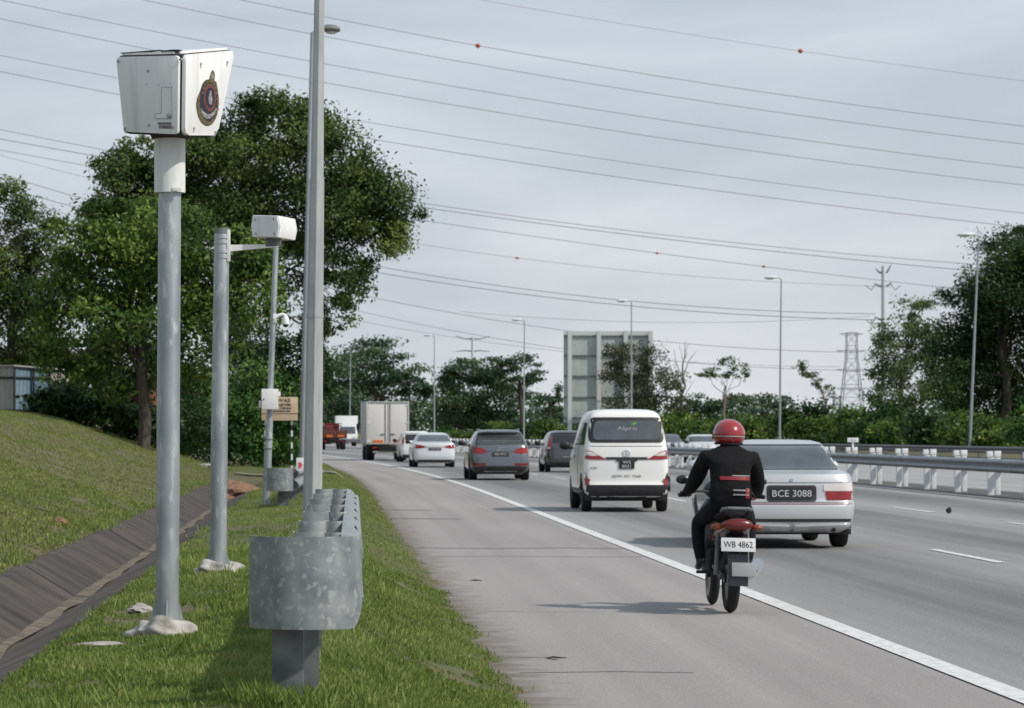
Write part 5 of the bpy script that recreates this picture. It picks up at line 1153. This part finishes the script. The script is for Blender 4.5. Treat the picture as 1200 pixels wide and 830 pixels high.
# --- hatchbacks
kh = [(.18, .14, 3.5, .64, .12, .2, .05), (.30, .03, 3.6, .80, .16, .3, .08), (.45, .0, 3.65, .83, .18, .35, .09), (.62, .01, 3.65, .835, .18, .35, .09), (.80, .04, 3.55, .83, .18, .35, .09), (.95, .06, 3.2, .825, .18, .4, .09), (1.03, .09, 2.95, .80, .18, .4, .09), (1.20, .18, 2.65, .74, .18, .3, .10), (1.38, .30, 2.3, .67, .18, .3, .11), (1.44, .28, 2.15, .63, .18, .3, .11), (1.485, .36, 2.0, .55, .2, .3, .10), (1.51, .6, 1.8, .42, .2, .3, .08), (1.515, .8, 1.6, .2, .1, .1, .04)]
def hatch(tall):
    hf = [('rear_window', 'glass', rounded(mirror([(.56, 1.36), (.60, 1.06)]), .06), 'rear', .004), ('number_plate', 'plate', rect(-.26, .26, .50, .61, .012), 'rear', .012), ('lower_bumper', 'plastic', rounded(mirror([(.76, .36), (.7, .22)]), .03), 'rear', .008)]
    for s in (1, -1):
        f_ = (lambda q: q) if s > 0 else sym
        hf += [('tail_light', 'redlamp', rounded(f_([(.62, 1.28), (.70, 1.26), (.80, .98), (.815, .84), (.66, .84), (.62, 1.0)] if tall else [(.50, 1.0), (.78, 1.03), (.82, .88), (.56, .84)]), .03), 'rear', .008), ('lamp_lens', 'clearlamp', rounded(f_([(.665, .93), (.80, .93), (.81, .85), (.668, .85)]), .02), 'rear', .011)]
    for vw in ('left', 'right'):
        hf += [('side_window', 'glass', rounded([(.60, 1.36), (1.35, 1.39), (1.35, 1.06), (.42, 1.08)], .04), vw), ('side_window', 'glass', rounded([(1.42, 1.39), (2.1, 1.36), (2.75, 1.06), (1.42, 1.06)], .04), vw)]
    return hf
car('hatchback', 'charcoal hatchback with upright tail lights partly hidden by the white minivan', 'car', 8.72, 117.5, heading(119), kh, 'char', hatch(True), 2.4, .29, .18, .73, .62, (.83, 2.6, 1.06, 'black'), .05, .24,
    chars=[('NCH 6631', 0, .555, .10, .0145, 'number_plate', 'ink', 1.05)])
car('hatchback', 'white hatchback between the box truck and the bright silver saloon', 'car', 4.33, 158.5, heading(160), kh, 'whitecar', hatch(True), 2.4, .29, .18, .73, .62, (.83, 2.6, 1.06, 'black'), .05, .24)

# --- oncoming cars
ff = [('windscreen', 'glass2', rounded(mirror([(.56, 1.28), (.70, 1.0)]), .05), 'front', .004), ('grille', 'plastic', rect(-.38, .38, .58, .70, .03), 'front', .006), ('number_plate', 'plate', rect(-.26, .26, .42, .53, .01), 'front', .012), ('air_intake', 'plastic', rect(-.55, .55, .27, .38, .03), 'front', .006)]
for s in (1, -1):
    f_ = (lambda q: q) if s > 0 else sym
    ff += [('headlight', 'clearlamp', rounded(f_([(.42, .74), (.74, .80), (.78, .70), (.46, .62)]), .03), 'front', .008)]
for vw in ('left', 'right'):
    ff += [('side_window', 'glass', rounded([(1.42, 1.25), (1.95, 1.26), (1.95, 1.0), (1.18, 1.0)], .04), vw), ('side_window', 'glass', rounded([(2.02, 1.26), (2.33, 1.25), (2.78, 1.0), (2.02, 1.0)], .04), vw)]
def oncoming(label, paint, X, Y):
    r_ = car('saloon', label, 'car', 0, 0, 0, kp, paint, ff, 2.45, .285, .18, .71, .88, (.80, 2.75, 1.0, 'black'), .045, .24)
    r_.location = (X, Y, .004); r_.rotation_euler = (0, 0, math.pi + heading(Y)); return r_
oncoming('pale silver oncoming saloon beyond the barrier, left of the red helmet', 'silverw', 17.9, 158)
oncoming('dark oncoming car beyond the barrier, above the bright silver saloon', 'darkblue', 10.2, 300)
oncoming('blue oncoming car just visible at the right side of the white minivan', 'darkblue', 18.6, 181)

# --- trucks
def truck_wheels(root, ys_, r, w, track, dual=True):
    for i, y in enumerate(ys_):
        for s in (-1, 1): wheel(root, s * track, y, r, w * (1.9 if dual and i == 0 else 1), s)
def plates(root, items, y, m):
    for x0, x1, z0, z1 in items:
        bm = B(); box(bm, ((x0 + x1) / 2, y, (z0 + z1) / 2), (x1 - x0, .03, z1 - z0), None, .004); p_ = obj('marker_board', bm, M[m], root)
        bm = B(); n = 3; w_ = (x1 - x0) / n
        for k in range(n): prism(bm, [(x0 + w_ * k + .01, y - .016, z0 + .005), (x0 + w_ * (k + .5), y - .016, z0 + .005), (x0 + w_ * (k + 1) - .01, y - .016, z1 - .005), (x0 + w_ * (k + .5) - .01, y - .016, z1 - .005)], (0, -.003, 0))
        obj('chevron', bm, M['chevred'], p_, smooth=0)
root = thing('box_truck', 'white box truck with double rear doors on the left lane', 'truck', (0, 0, 0))
hw, L_, z0, z1 = 1.09, 5.2, .84, 3.05
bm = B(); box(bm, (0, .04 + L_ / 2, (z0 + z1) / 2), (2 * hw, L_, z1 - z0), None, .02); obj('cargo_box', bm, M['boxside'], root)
for s in (-1, 1):
    bm = B(); box(bm, (s * .525, .02, (z0 + z1) / 2), (1.0, .05, z1 - z0 - .14), None, .008); dr = obj('door', bm, M['boxwhite'], root)
    bm = B(); cyl(bm, (s * .12, -.03, z0 + .1), (s * .12, -.03, z1 - .12), .016, .016, 8); obj('lock_bar', bm, M['post'], dr)
    bm = B(); box(bm, (s * .24, -.03, 1.36), (.26, .04, .05), None, .008); obj('handle', bm, M['post'], dr)
    for zz in (1.0, 1.95, 2.85): bm = B(); box(bm, (s * 1.02, -.02, zz), (.14, .03, .06), None, .004); obj('hinge', bm, M['offwhite'], dr)
    bm = B(); box(bm, (s * (hw - .02), .0, (z0 + z1) / 2), (.05, .09, z1 - z0), None, .006); obj('corner_post', bm, M['boxwhite'], root)
    bm = B(); box(bm, (s * .62, .06, .66), (.34, .06, .10), None, .008); obj('tail_light', bm, M['redlamp'], root)
bm = B(); box(bm, (0, .0, z1 - .035), (2 * hw, .10, .06), None, .006); box(bm, (0, .0, z0 + .03), (2 * hw, .10, .06), None, .006); box(bm, (0, .01, (z0 + z1) / 2), (.03, .03, z1 - z0 - .2)); obj('door_frame', bm, M['boxside'], root)
plates(root, [(-.76, -.24, .90, 1.06), (.34, .76, .90, 1.06)], -.03, 'chev')
bm = B(); box(bm, (0, 2.9, .62), (1.0, 6.6, .26), None, .02); box(bm, (0, .25, .62), (2.0, .12, .22), None, .01); box(bm, (.7, 2.5, .55), (.5, .9, .4), None, .03); obj('chassis', bm, M['under'], root)
bm = B(); box(bm, (0, .0, .44), (1.55, .08, .09), None, .01); obj('rear_guard', bm, M['boxwhite'], root)
bm = B(); box(bm, (-.08, .06, .60), (.30, .02, .14), None, .004); pl_ = obj('number_plate', bm, M['plate'], root); obj('characters', text_bm('BKT 2', .11, facing(-.08, .044, .60), .001), M['ink'], pl_, smooth=0)
bm = B(); loft(bm, [[(-.96, y, z) for y, z in pr] for pr in [[(5.35, .5), (6.9, .5), (6.95, 1.2), (6.7, 2.15), (6.4, 2.3), (5.35, 2.3)]]] + [[(.96, y, z) for y, z in [(5.35, .5), (6.9, .5), (6.95, 1.2), (6.7, 2.15), (6.4, 2.3), (5.35, 2.3)]]]); bmesh.ops.bevel(bm, geom=bm.edges[:], offset=.04, segments=2, affect='EDGES'); obj('cab', bm, M['whitecar'], root)
for s in (-1, 1):
    bm = B(); box(bm, (s * 1.14, 6.75, 1.75), (.16, .08, .34), None, .03); box(bm, (s * 1.03, 6.78, 1.9), (.2, .03, .03)); obj('mirror', bm, M['black'], root)
    bm = B(); box(bm, (s * .80, .55, .55), (.42, .015, .5), None, .003); obj('mud_flap', bm, M['under'], root)
truck_wheels(root, [1.25, 5.6], .40, .22, .84)
root.location = (3.06, 167.5, .004); root.rotation_euler = (0, 0, heading(168) + .004)

root = thing('lorry', 'brown red open lorry with red cab far ahead on the road', 'truck', (0, 0, 0))
bm = B(); box(bm, (0, 2.2, 1.0), (2.2, 4.4, .12), None, .01)
for s in (-1, 1): box(bm, (s * 1.08, 2.2, 1.33), (.06, 4.4, .6), None, .008)
obj('cargo_bed', bm, M['lorrybed'], root)
bm = B(); box(bm, (0, .0, 1.33), (2.22, .06, .62), None, .01); tg = obj('tailgate', bm, M['lorrybed'], root)
for x in (-1.08, -.36, .36, 1.08): bm = B(); box(bm, (x, -.04, 1.33), (.05, .04, .6), None, .005); obj('stake', bm, M['lorryred'], tg)
plates(root, [(-.66, -.12, 1.06, 1.24), (.30, .84, 1.06, 1.24)], -.07, 'chev')
bm = B(); prof = [(4.5, .6), (6.0, .6), (6.05, 1.3), (5.8, 2.12), (5.6, 2.22), (4.5, 2.22)]; loft(bm, [[(-.92, y, z) for y, z in prof], [(.92, y, z) for y, z in prof]]); bmesh.ops.bevel(bm, geom=bm.edges[:], offset=.04, segments=2, affect='EDGES'); cab = obj('cab', bm, M['lorryred'], root)
bm = B(); box(bm, (0, 4.47, 1.85), (1.2, .04, .42), None, .02); obj('rear_window', bm, M['glass'], cab)
bm = B()
for z in (1.75, 2.0, 2.22): cyl(bm, (-1.08, 4.35, z), (1.08, 4.35, z), .03, .03, 6)
for x in (-1.08, -.5, .5, 1.08): cyl(bm, (x, 4.35, 1.6), (x, 4.35, 2.25), .03, .03, 6)
obj('headboard', bm, M['lorryred'], root)
bm = B(); box(bm, (-.35, 3.4, 1.62), (1.2, 1.2, .9), None, .05); obj('load', bm, M['lorryred'], root)
bm = B(); box(bm, (0, 2.9, .78), (.9, 6.0, .24), None, .02); box(bm, (0, .2, .72), (2.0, .1, .26), None, .01); obj('chassis', bm, M['under'], root)
for s in (-1, 1):
    bm = B(); box(bm, (s * .7, .12, .72), (.3, .05, .1), None, .006); obj('tail_light', bm, M['redlamp'], root)
bm = B(); box(bm, (0, .12, .78), (.34, .03, .14), None, .004); obj('number_plate', bm, M['plate'], root)
truck_wheels(root, [1.1, 4.9], .42, .22, .85)
root.location = (.45, 273, .004); root.rotation_euler = (0, 0, heading(273))

root = thing('oncoming_lorry', 'white oncoming box lorry beyond the barrier next to the red lorry', 'truck', (0, 0, 0))
bm = B(); box(bm, (0, 4.4, 2.05), (2.25, 5.2, 2.3), None, .03); obj('cargo_box', bm, M['whitecar'], root)
bm = B(); prof = [(-.0, .5), (1.65, .5), (1.65, 2.15), (.45, 2.15), (.12, 1.3)]; loft(bm, [[(-.95, y, z) for y, z in prof], [(.95, y, z) for y, z in prof]]); bmesh.ops.bevel(bm, geom=bm.edges[:], offset=.04, segments=2, affect='EDGES'); cab = obj('cab', bm, M['whitecar'], root)
bm = B(); prism(bm, [(-.82, .13, 1.32), (.82, .13, 1.32), (.78, .40, 2.05), (-.78, .40, 2.05)], (0, -.02, .006)); obj('windscreen', bm, M['glass2'], cab)
bm = B(); box(bm, (0, -.03, .62), (1.9, .1, .28), None, .03); bp = obj('bumper', bm, M['plastic'], root)
for s in (-1, 1):
    bm = B(); box(bm, (s * .7, -.03, .95), (.3, .05, .16), None, .02); obj('headlight', bm, M['clearlamp'], cab)
    bm = B(); box(bm, (s * 1.12, .25, 1.6), (.2, .08, .36), None, .03); obj('mirror', bm, M['black'], cab)
bm = B(); box(bm, (0, 3.6, .7), (.9, 6.6, .26), None, .02); obj('chassis', bm, M['under'], root)
truck_wheels(root, [5.6, 1.0], .40, .22, .82)
root.location = (2.0, 338, .004); root.rotation_euler = (0, 0, heading(338) - .10)

# ------------------------------------------------------------------ motorcycle and rider
def skin_mesh(name, verts, edges, radii, root_i, m, parent, sub=2):
    me = bpy.data.meshes.new(name); bm = B(); lay = bm.verts.layers.skin.verify()
    vv = [bm.verts.new(v) for v in verts]
    for i, v in enumerate(vv): r_ = radii[i]; v[lay].radius = r_ if isinstance(r_, tuple) else (r_, r_); v[lay].use_root = (i == root_i)
    for a, b in edges: bm.edges.new((vv[a], vv[b]))
    bm.to_mesh(me); bm.free(); o = bpy.data.objects.new(name, me); C.objects.link(o)
    md = o.modifiers.new('s', 'SKIN'); md.use_smooth_shade = True; md.branch_smoothing = .4
    m2 = o.modifiers.new('u', 'SUBSURF'); m2.levels = sub; m2.render_levels = sub
    dg = bpy.context.evaluated_depsgraph_get(); new = bpy.data.meshes.new_from_object(o.evaluated_get(dg)); bpy.data.objects.remove(o); new.name = name; new.shade_smooth()
    return link(name, new, m, parent)
MX, MY = 3.22, 26.0
root = thing('motorcycle', 'dark underbone motorcycle with red trim and white plate over its blurred double on the edge line', 'motorcycle', (0, 0, 0))
def mwheel(y, r, w):
    bm = B(); n = 14; ring = [(r - .055 + .055 * math.sin(2 * math.pi * k / n), w / 2 * math.cos(2 * math.pi * k / n)) for k in range(n)]
    vr = []
    for a in range(36):
        an = 2 * math.pi * a / 36; vr.append([bm.verts.new((x, y + rr * math.cos(an), r + rr * math.sin(an))) for rr, x in ring])
    for a in range(36):
        for k in range(n): bm.faces.new((vr[a][k], vr[a][(k + 1) % n], vr[(a + 1) % 36][(k + 1) % n], vr[(a + 1) % 36][k]))
    t = obj('wheel', bm, M['tyre'], root, smooth=60)
    bm = B(); lathe(bm, [(r - .10, -.03), (r - .075, -.04), (r - .075, .04), (r - .10, .03)], 32, (0, y, r), 'X'); cyl(bm, (-.06, y, r), (.06, y, r), .045, .045, 14)
    for k in range(6):
        a = math.pi * 2 * k / 6; cyl(bm, (0, y, r), (0, y + (r - .085) * math.cos(a), r + (r - .085) * math.sin(a)), .014, .012, 6)
    obj('rim', bm, M['bikeblack'], t)
mwheel(.0, .29, .10); mwheel(1.26, .28, .08)
bm = B(); tube(bm, [(0, .0, .42), (0, .3, .62), (0, .55, .60), (0, .85, .55), (0, 1.02, .82)], [.05, .06, .07, .09, .05], 10); tube(bm, [(0, .55, .42), (0, .85, .36), (0, .85, .55)], [.09, .09, .06], 10); box(bm, (0, .68, .40), (.24, .34, .22), None, .05); obj('frame', bm, M['under'], root)
bm = B(); rings = []                                        # tail and side covers
for y, w_, zc_, h in [(-.36, .045, .73, .05), (-.28, .085, .72, .085), (-.1, .115, .68, .12), (.15, .125, .64, .14), (.4, .11, .60, .12), (.6, .06, .56, .08)]:
    rings.append([(w_ * math.cos(a), y, zc_ + h * math.sin(a)) for a in np.linspace(0, 2 * math.pi, 16, endpoint=False)])
loft(bm, rings); obj('tail_cover', bm, M['bikeblack'], root, smooth=60)
for s in (-1, 1):
    bm = B(); rings = []
    for y, w_, zc_, h in [(-.33, .012, .73, .018), (-.1, .02, .69, .035), (.3, .02, .62, .03)]: rings.append([(s * ([.075, .112, .122][int((y > -.2)) + int(y > 0)]) + w_ * math.cos(a), y, zc_ + h * math.sin(a)) for a in np.linspace(0, 2 * math.pi, 8, endpoint=False)])
    loft(bm, rings); obj('trim', bm, M['bikered'], root, smooth=60)
bm = B(); rings = []
for y, w_, zc_, h in [(-.30, .06, .80, .02), (-.22, .12, .815, .035), (.0, .14, .80, .045), (.3, .13, .775, .045), (.55, .09, .76, .035), (.66, .05, .75, .02)]:
    rings.append([(w_ * math.cos(a), y, zc_ + h * math.sin(a)) for a in np.linspace(0, 2 * math.pi, 14, endpoint=False)])
loft(bm, rings); obj('seat', bm, M['jacket'], root, smooth=60)
bm = B(); tube(bm, [(-.10, -.05, .83), (-.12, -.28, .86), (-.08, -.40, .87), (.08, -.40, .87), (.12, -.28, .86), (.10, -.05, .83)], .014, 8); obj('grab_rail', bm, M['post'], root)
bm = B(); blob(bm, (0, -.345, .735), (.125, .05, .055), 3, 0); obj('tail_light', bm, M['redlampdark'], root)
for s in (-1, 1):
    bm = B(); blob(bm, (s * .165, -.30, .715), (.05, .04, .028), 2, 0); cyl(bm, (s * .09, -.29, .715), (s * .14, -.30, .715), .010, .010, 6); obj('indicator', bm, M['amber'], root)
bm = B(); box(bm, (0, -.42, .575), (.28, .006, .115), Matrix.Rotation(R(-18), 3, 'X'), .002); pl_ = obj('number_plate', bm, M['ink'], root)
mt = Matrix.Translation((0, -.4245, .575)) @ Matrix.Rotation(R(90 - 18), 4, 'X'); obj('characters', text_bm('WB 4862', .075, mt, .001, sx=.82), M['plate'], pl_, smooth=0)
bm = B(); box(bm, (.05, -.44, .375), (.20, .006, .115), Matrix.Rotation(R(-14), 3, 'X'), .002); obj('plate_ghost', bm, M['reflect'], root)  # lower plate added for the blurred double image of the number plate
bm = B(); prof = []
for y, z, w_ in [(-.30, .66, .09), (-.38, .58, .085), (-.41, .46, .08), (-.43, .34, .085), (-.445, .24, .085)]: prof.append([(-w_, y, z), (w_, y, z), (w_, y + .02, z), (-w_, y + .02, z)])
loft(bm, prof); obj('rear_mudguard', bm, M['bikeblack'], root)
bm = B(); tube(bm, [(.13, .62, .26), (.14, .3, .27), (.16, .0, .34), (.165, -.38, .42)], [.028, .03, .055, .05], 14); obj('exhaust', bm, M['chrome'], root)
bm = B()
for s in (-1, 1): cyl(bm, (s * .125, -.02, .31), (s * .12, -.02, .66), .022, .018, 10); tube(bm, [(s * .075, .0, .29), (s * .08, .5, .36)], .022, 8)
obj('shock_absorber', bm, M['post'], root)
bm = B()
for s in (-1, 1): cyl(bm, (s * .075, 1.26, .28), (s * .075, 1.06, .82), .022, .026, 10)
obj('fork', bm, M['post'], root)
bm = B(); loft(bm, [[(s_ * w_, y, z) for s_, dy in ((-1, 0), (-.5, .05), (.5, .05), (1, 0))] for y, z, w_ in ()]) if False else None
rings = []
for z, w_, y in [(.36, .17, .80), (.50, .20, .86), (.66, .21, .92), (.82, .17, .98), (.92, .11, 1.02)]: rings.append([(w_ * math.cos(a), y + .07 * math.sin(a), z) for a in np.linspace(0, 2 * math.pi, 16, endpoint=False)])
loft(bm, rings); obj('leg_shield', bm, M['bikeblack'], root, smooth=60)
bm = B(); tube(bm, [(-.305, .80, .955), (-.20, .90, .985), (-.07, 1.0, .98), (.07, 1.0, .98), (.20, .90, .985), (.305, .80, .955)], .013, 8); hb = obj('handlebar', bm, M['bikeblack'], root)
bm = B(); blob(bm, (0, 1.05, 1.0), (.13, .09, .09), 3, 0); obj('headlight_cowl', bm, M['bikeblack'], root)
for s in (-1, 1):
    bm = B(); cyl(bm, (s * .26, .82, .958), (s * .365, .77, .948), .018, .018, 10); obj('grip', bm, M['black'], hb)
    bm = B(); tube(bm, [(s * .24, .88, .98), (s * .26, .86, 1.04), (s * .29, .85, 1.07)], .006, 6); blob(bm, (s * .33, .83, 1.08), (.06, .015, .04), 2, 0); obj('mirror', bm, M['bikeblack'], hb)
    bm = B(); cyl(bm, (s * .08, .52, .31), (s * .23, .50, .31), .014, .014, 8); obj('foot_peg', bm, M['black'], root)
bm = B(); rings = []
for a in np.linspace(R(35), R(150), 12): rings.append([(x, 1.26 + .315 * math.cos(a), .28 + .315 * math.sin(a)) for x in (-.06, -.03, .03, .06)] + [(x, 1.26 + .305 * math.cos(a), .28 + .305 * math.sin(a)) for x in (.06, .03, -.03, -.06)])
loft(bm, rings); obj('front_mudguard', bm, M['bikered'], root, smooth=60)
LEAN = Matrix.Rotation(R(2.5), 4, 'Y')
root.location = (MX, MY, .006); root.rotation_euler = (0, R(1.5), 0); root.scale = (.97, .97, .97)

pr = thing('person', 'motorcycle rider in a black jacket with red and grey bands and a red helmet', 'person', (0, 0, 0))
V, E_, RD = [], [], []
def jv(p, r_, par=None):
    V.append(p); RD.append(r_); i = len(V) - 1
    if par is not None: E_.append((par, i))
    return i
pel = jv((0, .16, .905), (.185, .15)); wa = jv((0, .19, 1.04), (.195, .145), pel); ch = jv((0, .25, 1.18), (.205, .15), wa); up_ = jv((0, .30, 1.295), (.17, .12), ch)
nk_ = jv((0, .345, 1.375), .070, up_); hd_ = jv((0, .39, 1.46), (.082, .10), nk_); jv((0, .40, 1.53), (.07, .085), hd_)
for s in (-1, 1):
    sh = jv((s * .195, .33, 1.275), .088, up_); el = jv((s * .265, .50, 1.07), .068, sh); fa = jv((s * .285, .64, 1.01), .055, el); wr_ = jv((s * .305, .735, .985), .036, fa); pa = jv((s * .312, .785, .980), (.038, .022), wr_)
    for k in range(4):
        x = s * (.282 + .021 * k); L1 = [.030, .034, .032, .026][k]
        f1 = jv((x, .808, .978), .0095, pa); f2 = jv((x, .822, .978 - L1), .0085, f1); jv((x, .800, .942 - L1 * .35), .0075, f2)
    t1 = jv((s * .275, .765, .955), .011, pa); jv((s * .282, .790, .938), .009, t1)
    hp = jv((s * .10, .20, .865), .098, pel); kn = jv((s * .215, .60, .73), .066, hp); cf = jv((s * .215, .55, .55), .056, kn); an = jv((s * .195, .48, .385), .040, cf); jv((s * .205, .60, .345), (.042, .034), an)
body = skin_mesh('body', V, E_, RD, pel, None, pr)
for m_ in ('jacket', 'trousers', 'skin', 'bikeblack'): body.data.materials.append(M[m_])
for p_ in body.data.polygons:
    c = p_.center; p_.material_index = 0 if c.z > .93 or (abs(c.x) > .26 and c.z > .9) else (1 if c.z > .42 else 3)
    if 1.365 < c.z < 1.40 and abs(c.x) < .09 and c.y < .40: p_.material_index = 0
    if c.y > .745 and c.z > .86: p_.material_index = 3
bvh = BVHTree.FromObject(body, bpy.context.evaluated_depsgraph_get())
def band(x0, x1, z0, z1, m_, nm):
    obj(nm, patch(bvh, rounded([(x0, z1), (x1, z1), (x1, z0), (x0, z0)], .01), 'rear', .006, .01, .03), M[m_], pr, smooth=60)
band(-.10, .155, 1.095, 1.125, 'jackred', 'red_band'); band(.0, .155, 1.128, 1.136, 'reflect', 'grey_band')
band(.01, .145, 1.005, 1.018, 'reflect', 'grey_band'); band(.01, .145, .968, .980, 'reflect', 'grey_band'); band(.115, .15, .945, 1.03, 'jackred', 'red_patch')
# helmet
bm = B(); bmesh.ops.create_uvsphere(bm, u_segments=32, v_segments=20, radius=1)
for v in bm.verts:
    p = v.co; z = p.z if p.z > -.62 else -.62 + (p.z + .62) * .12
    v.co = Vector((p.x * .135, .395 + p.y * .155, 1.475 + z * .128))
hm = obj('helmet', bm, M['helmet'], pr, smooth=50)
bm = B(); rings = []
for a in np.linspace(R(-75), R(75), 13): rings.append([(.14 * math.sin(a), .395 + .16 * math.cos(a), z) for z in (1.43, 1.50, 1.535)] + [(.134 * math.sin(a), .395 + .153 * math.cos(a), z) for z in (1.535, 1.50, 1.43)])
loft(bm, rings); obj('visor', bm, M['glass'], hm, smooth=60)
bm = B(); rings = []
for a in np.linspace(R(110), R(250), 13): rings.append([(.137 * math.sin(a), .395 + .157 * math.cos(a), z) for z in (1.452, 1.462)] + [(.132 * math.sin(a), .395 + .151 * math.cos(a), z) for z in (1.462, 1.452)])
loft(bm, rings); obj('helmet_stripe', bm, M['reflect'], hm, smooth=60)
bm = B(); rings = []
for a in np.linspace(0, 2 * math.pi, 24, endpoint=False): rings.append((.118 * math.sin(a), .395 + .135 * math.cos(a)))
loft(bm, [[(x, y, 1.386) for x, y in rings], [(x * 1.04, .395 + (y - .395) * 1.04, 1.402) for x, y in rings]]); obj('helmet_rim', bm, M['black'], hm)
pr.location = (MX, MY, .006); pr.rotation_euler = (0, R(1.5), 0); pr.scale = (.97, .97, .97)

# ------------------------------------------------------------------ small things on the ground
def lump(name, label, cat, px, py, Z, r, m, seed, u=None):
    p_ = W(px, py, Z); z = ground_z(p_.x - curve(Z), Z); bm = B(); blob(bm, (0, 0, r[2] * .35), r, 3, .25, seed, flat=-.01); o = obj(name, bm, M[m], None, smooth=40); o.location = (p_.x, Z, z); return setp(o, label, cat)
lump('stone', 'pale flat stone lying in the grass left of the nearest pole', 'stone', 165, 713, 19.5, (.075, .09, .035), 'stone', 4)
lump('stone', 'grey slab half sunk in the grass beside the foot of the nearest pole', 'stone', 118, 762, 16.4, (.13, .06, .015), 'stone', 5)
lump('stone', 'rough pale stone on the grass bank above the drain', 'stone', 70, 620, 33, (.08, .08, .05), 'dirt', 6)
lump('dirt_pile', 'reddish heap of dry dirt and leaves at the end of the drain', 'dirt pile', 272, 563, 62, (.55, .8, .26), 'dirt', 7)
lump('stone', 'pale stones at the grass edge by the ivy bushes', 'stone', 240, 549, 79, (.3, .3, .06), 'stone', 8)
bm = B(); tube(bm, [(-.06, 0, .006), (-.02, .02, .010), (.03, -.015, .008), (.07, .01, .006)], [.003, .006, .005, .003], 6); o = obj('rubber_scrap', bm, M['black'], None); o.location = (1.45, 20.7, .006); setp(o, 'curled black rubber scrap on the shoulder near the grass edge', 'debris')
bm = B(); tube(bm, [(-.06, 0, .008), (0, .02, .010), (.06, 0, .008)], [.003, .008, .003], 6); o = obj('rubber_scrap', bm, M['black'], None); o.location = (1.43, 31.5, .006); setp(o, 'thin black scrap lying in the middle of the shoulder', 'debris')
bm = B(); blob(bm, (0, 0, .05), (.045, .04, .06), 2, .3, 3); o = obj('rubber_scrap', bm, M['black'], None); o.location = (11.1, 58.0, .006); setp(o, 'small black lump on the lanes right of the silver saloon', 'debris')
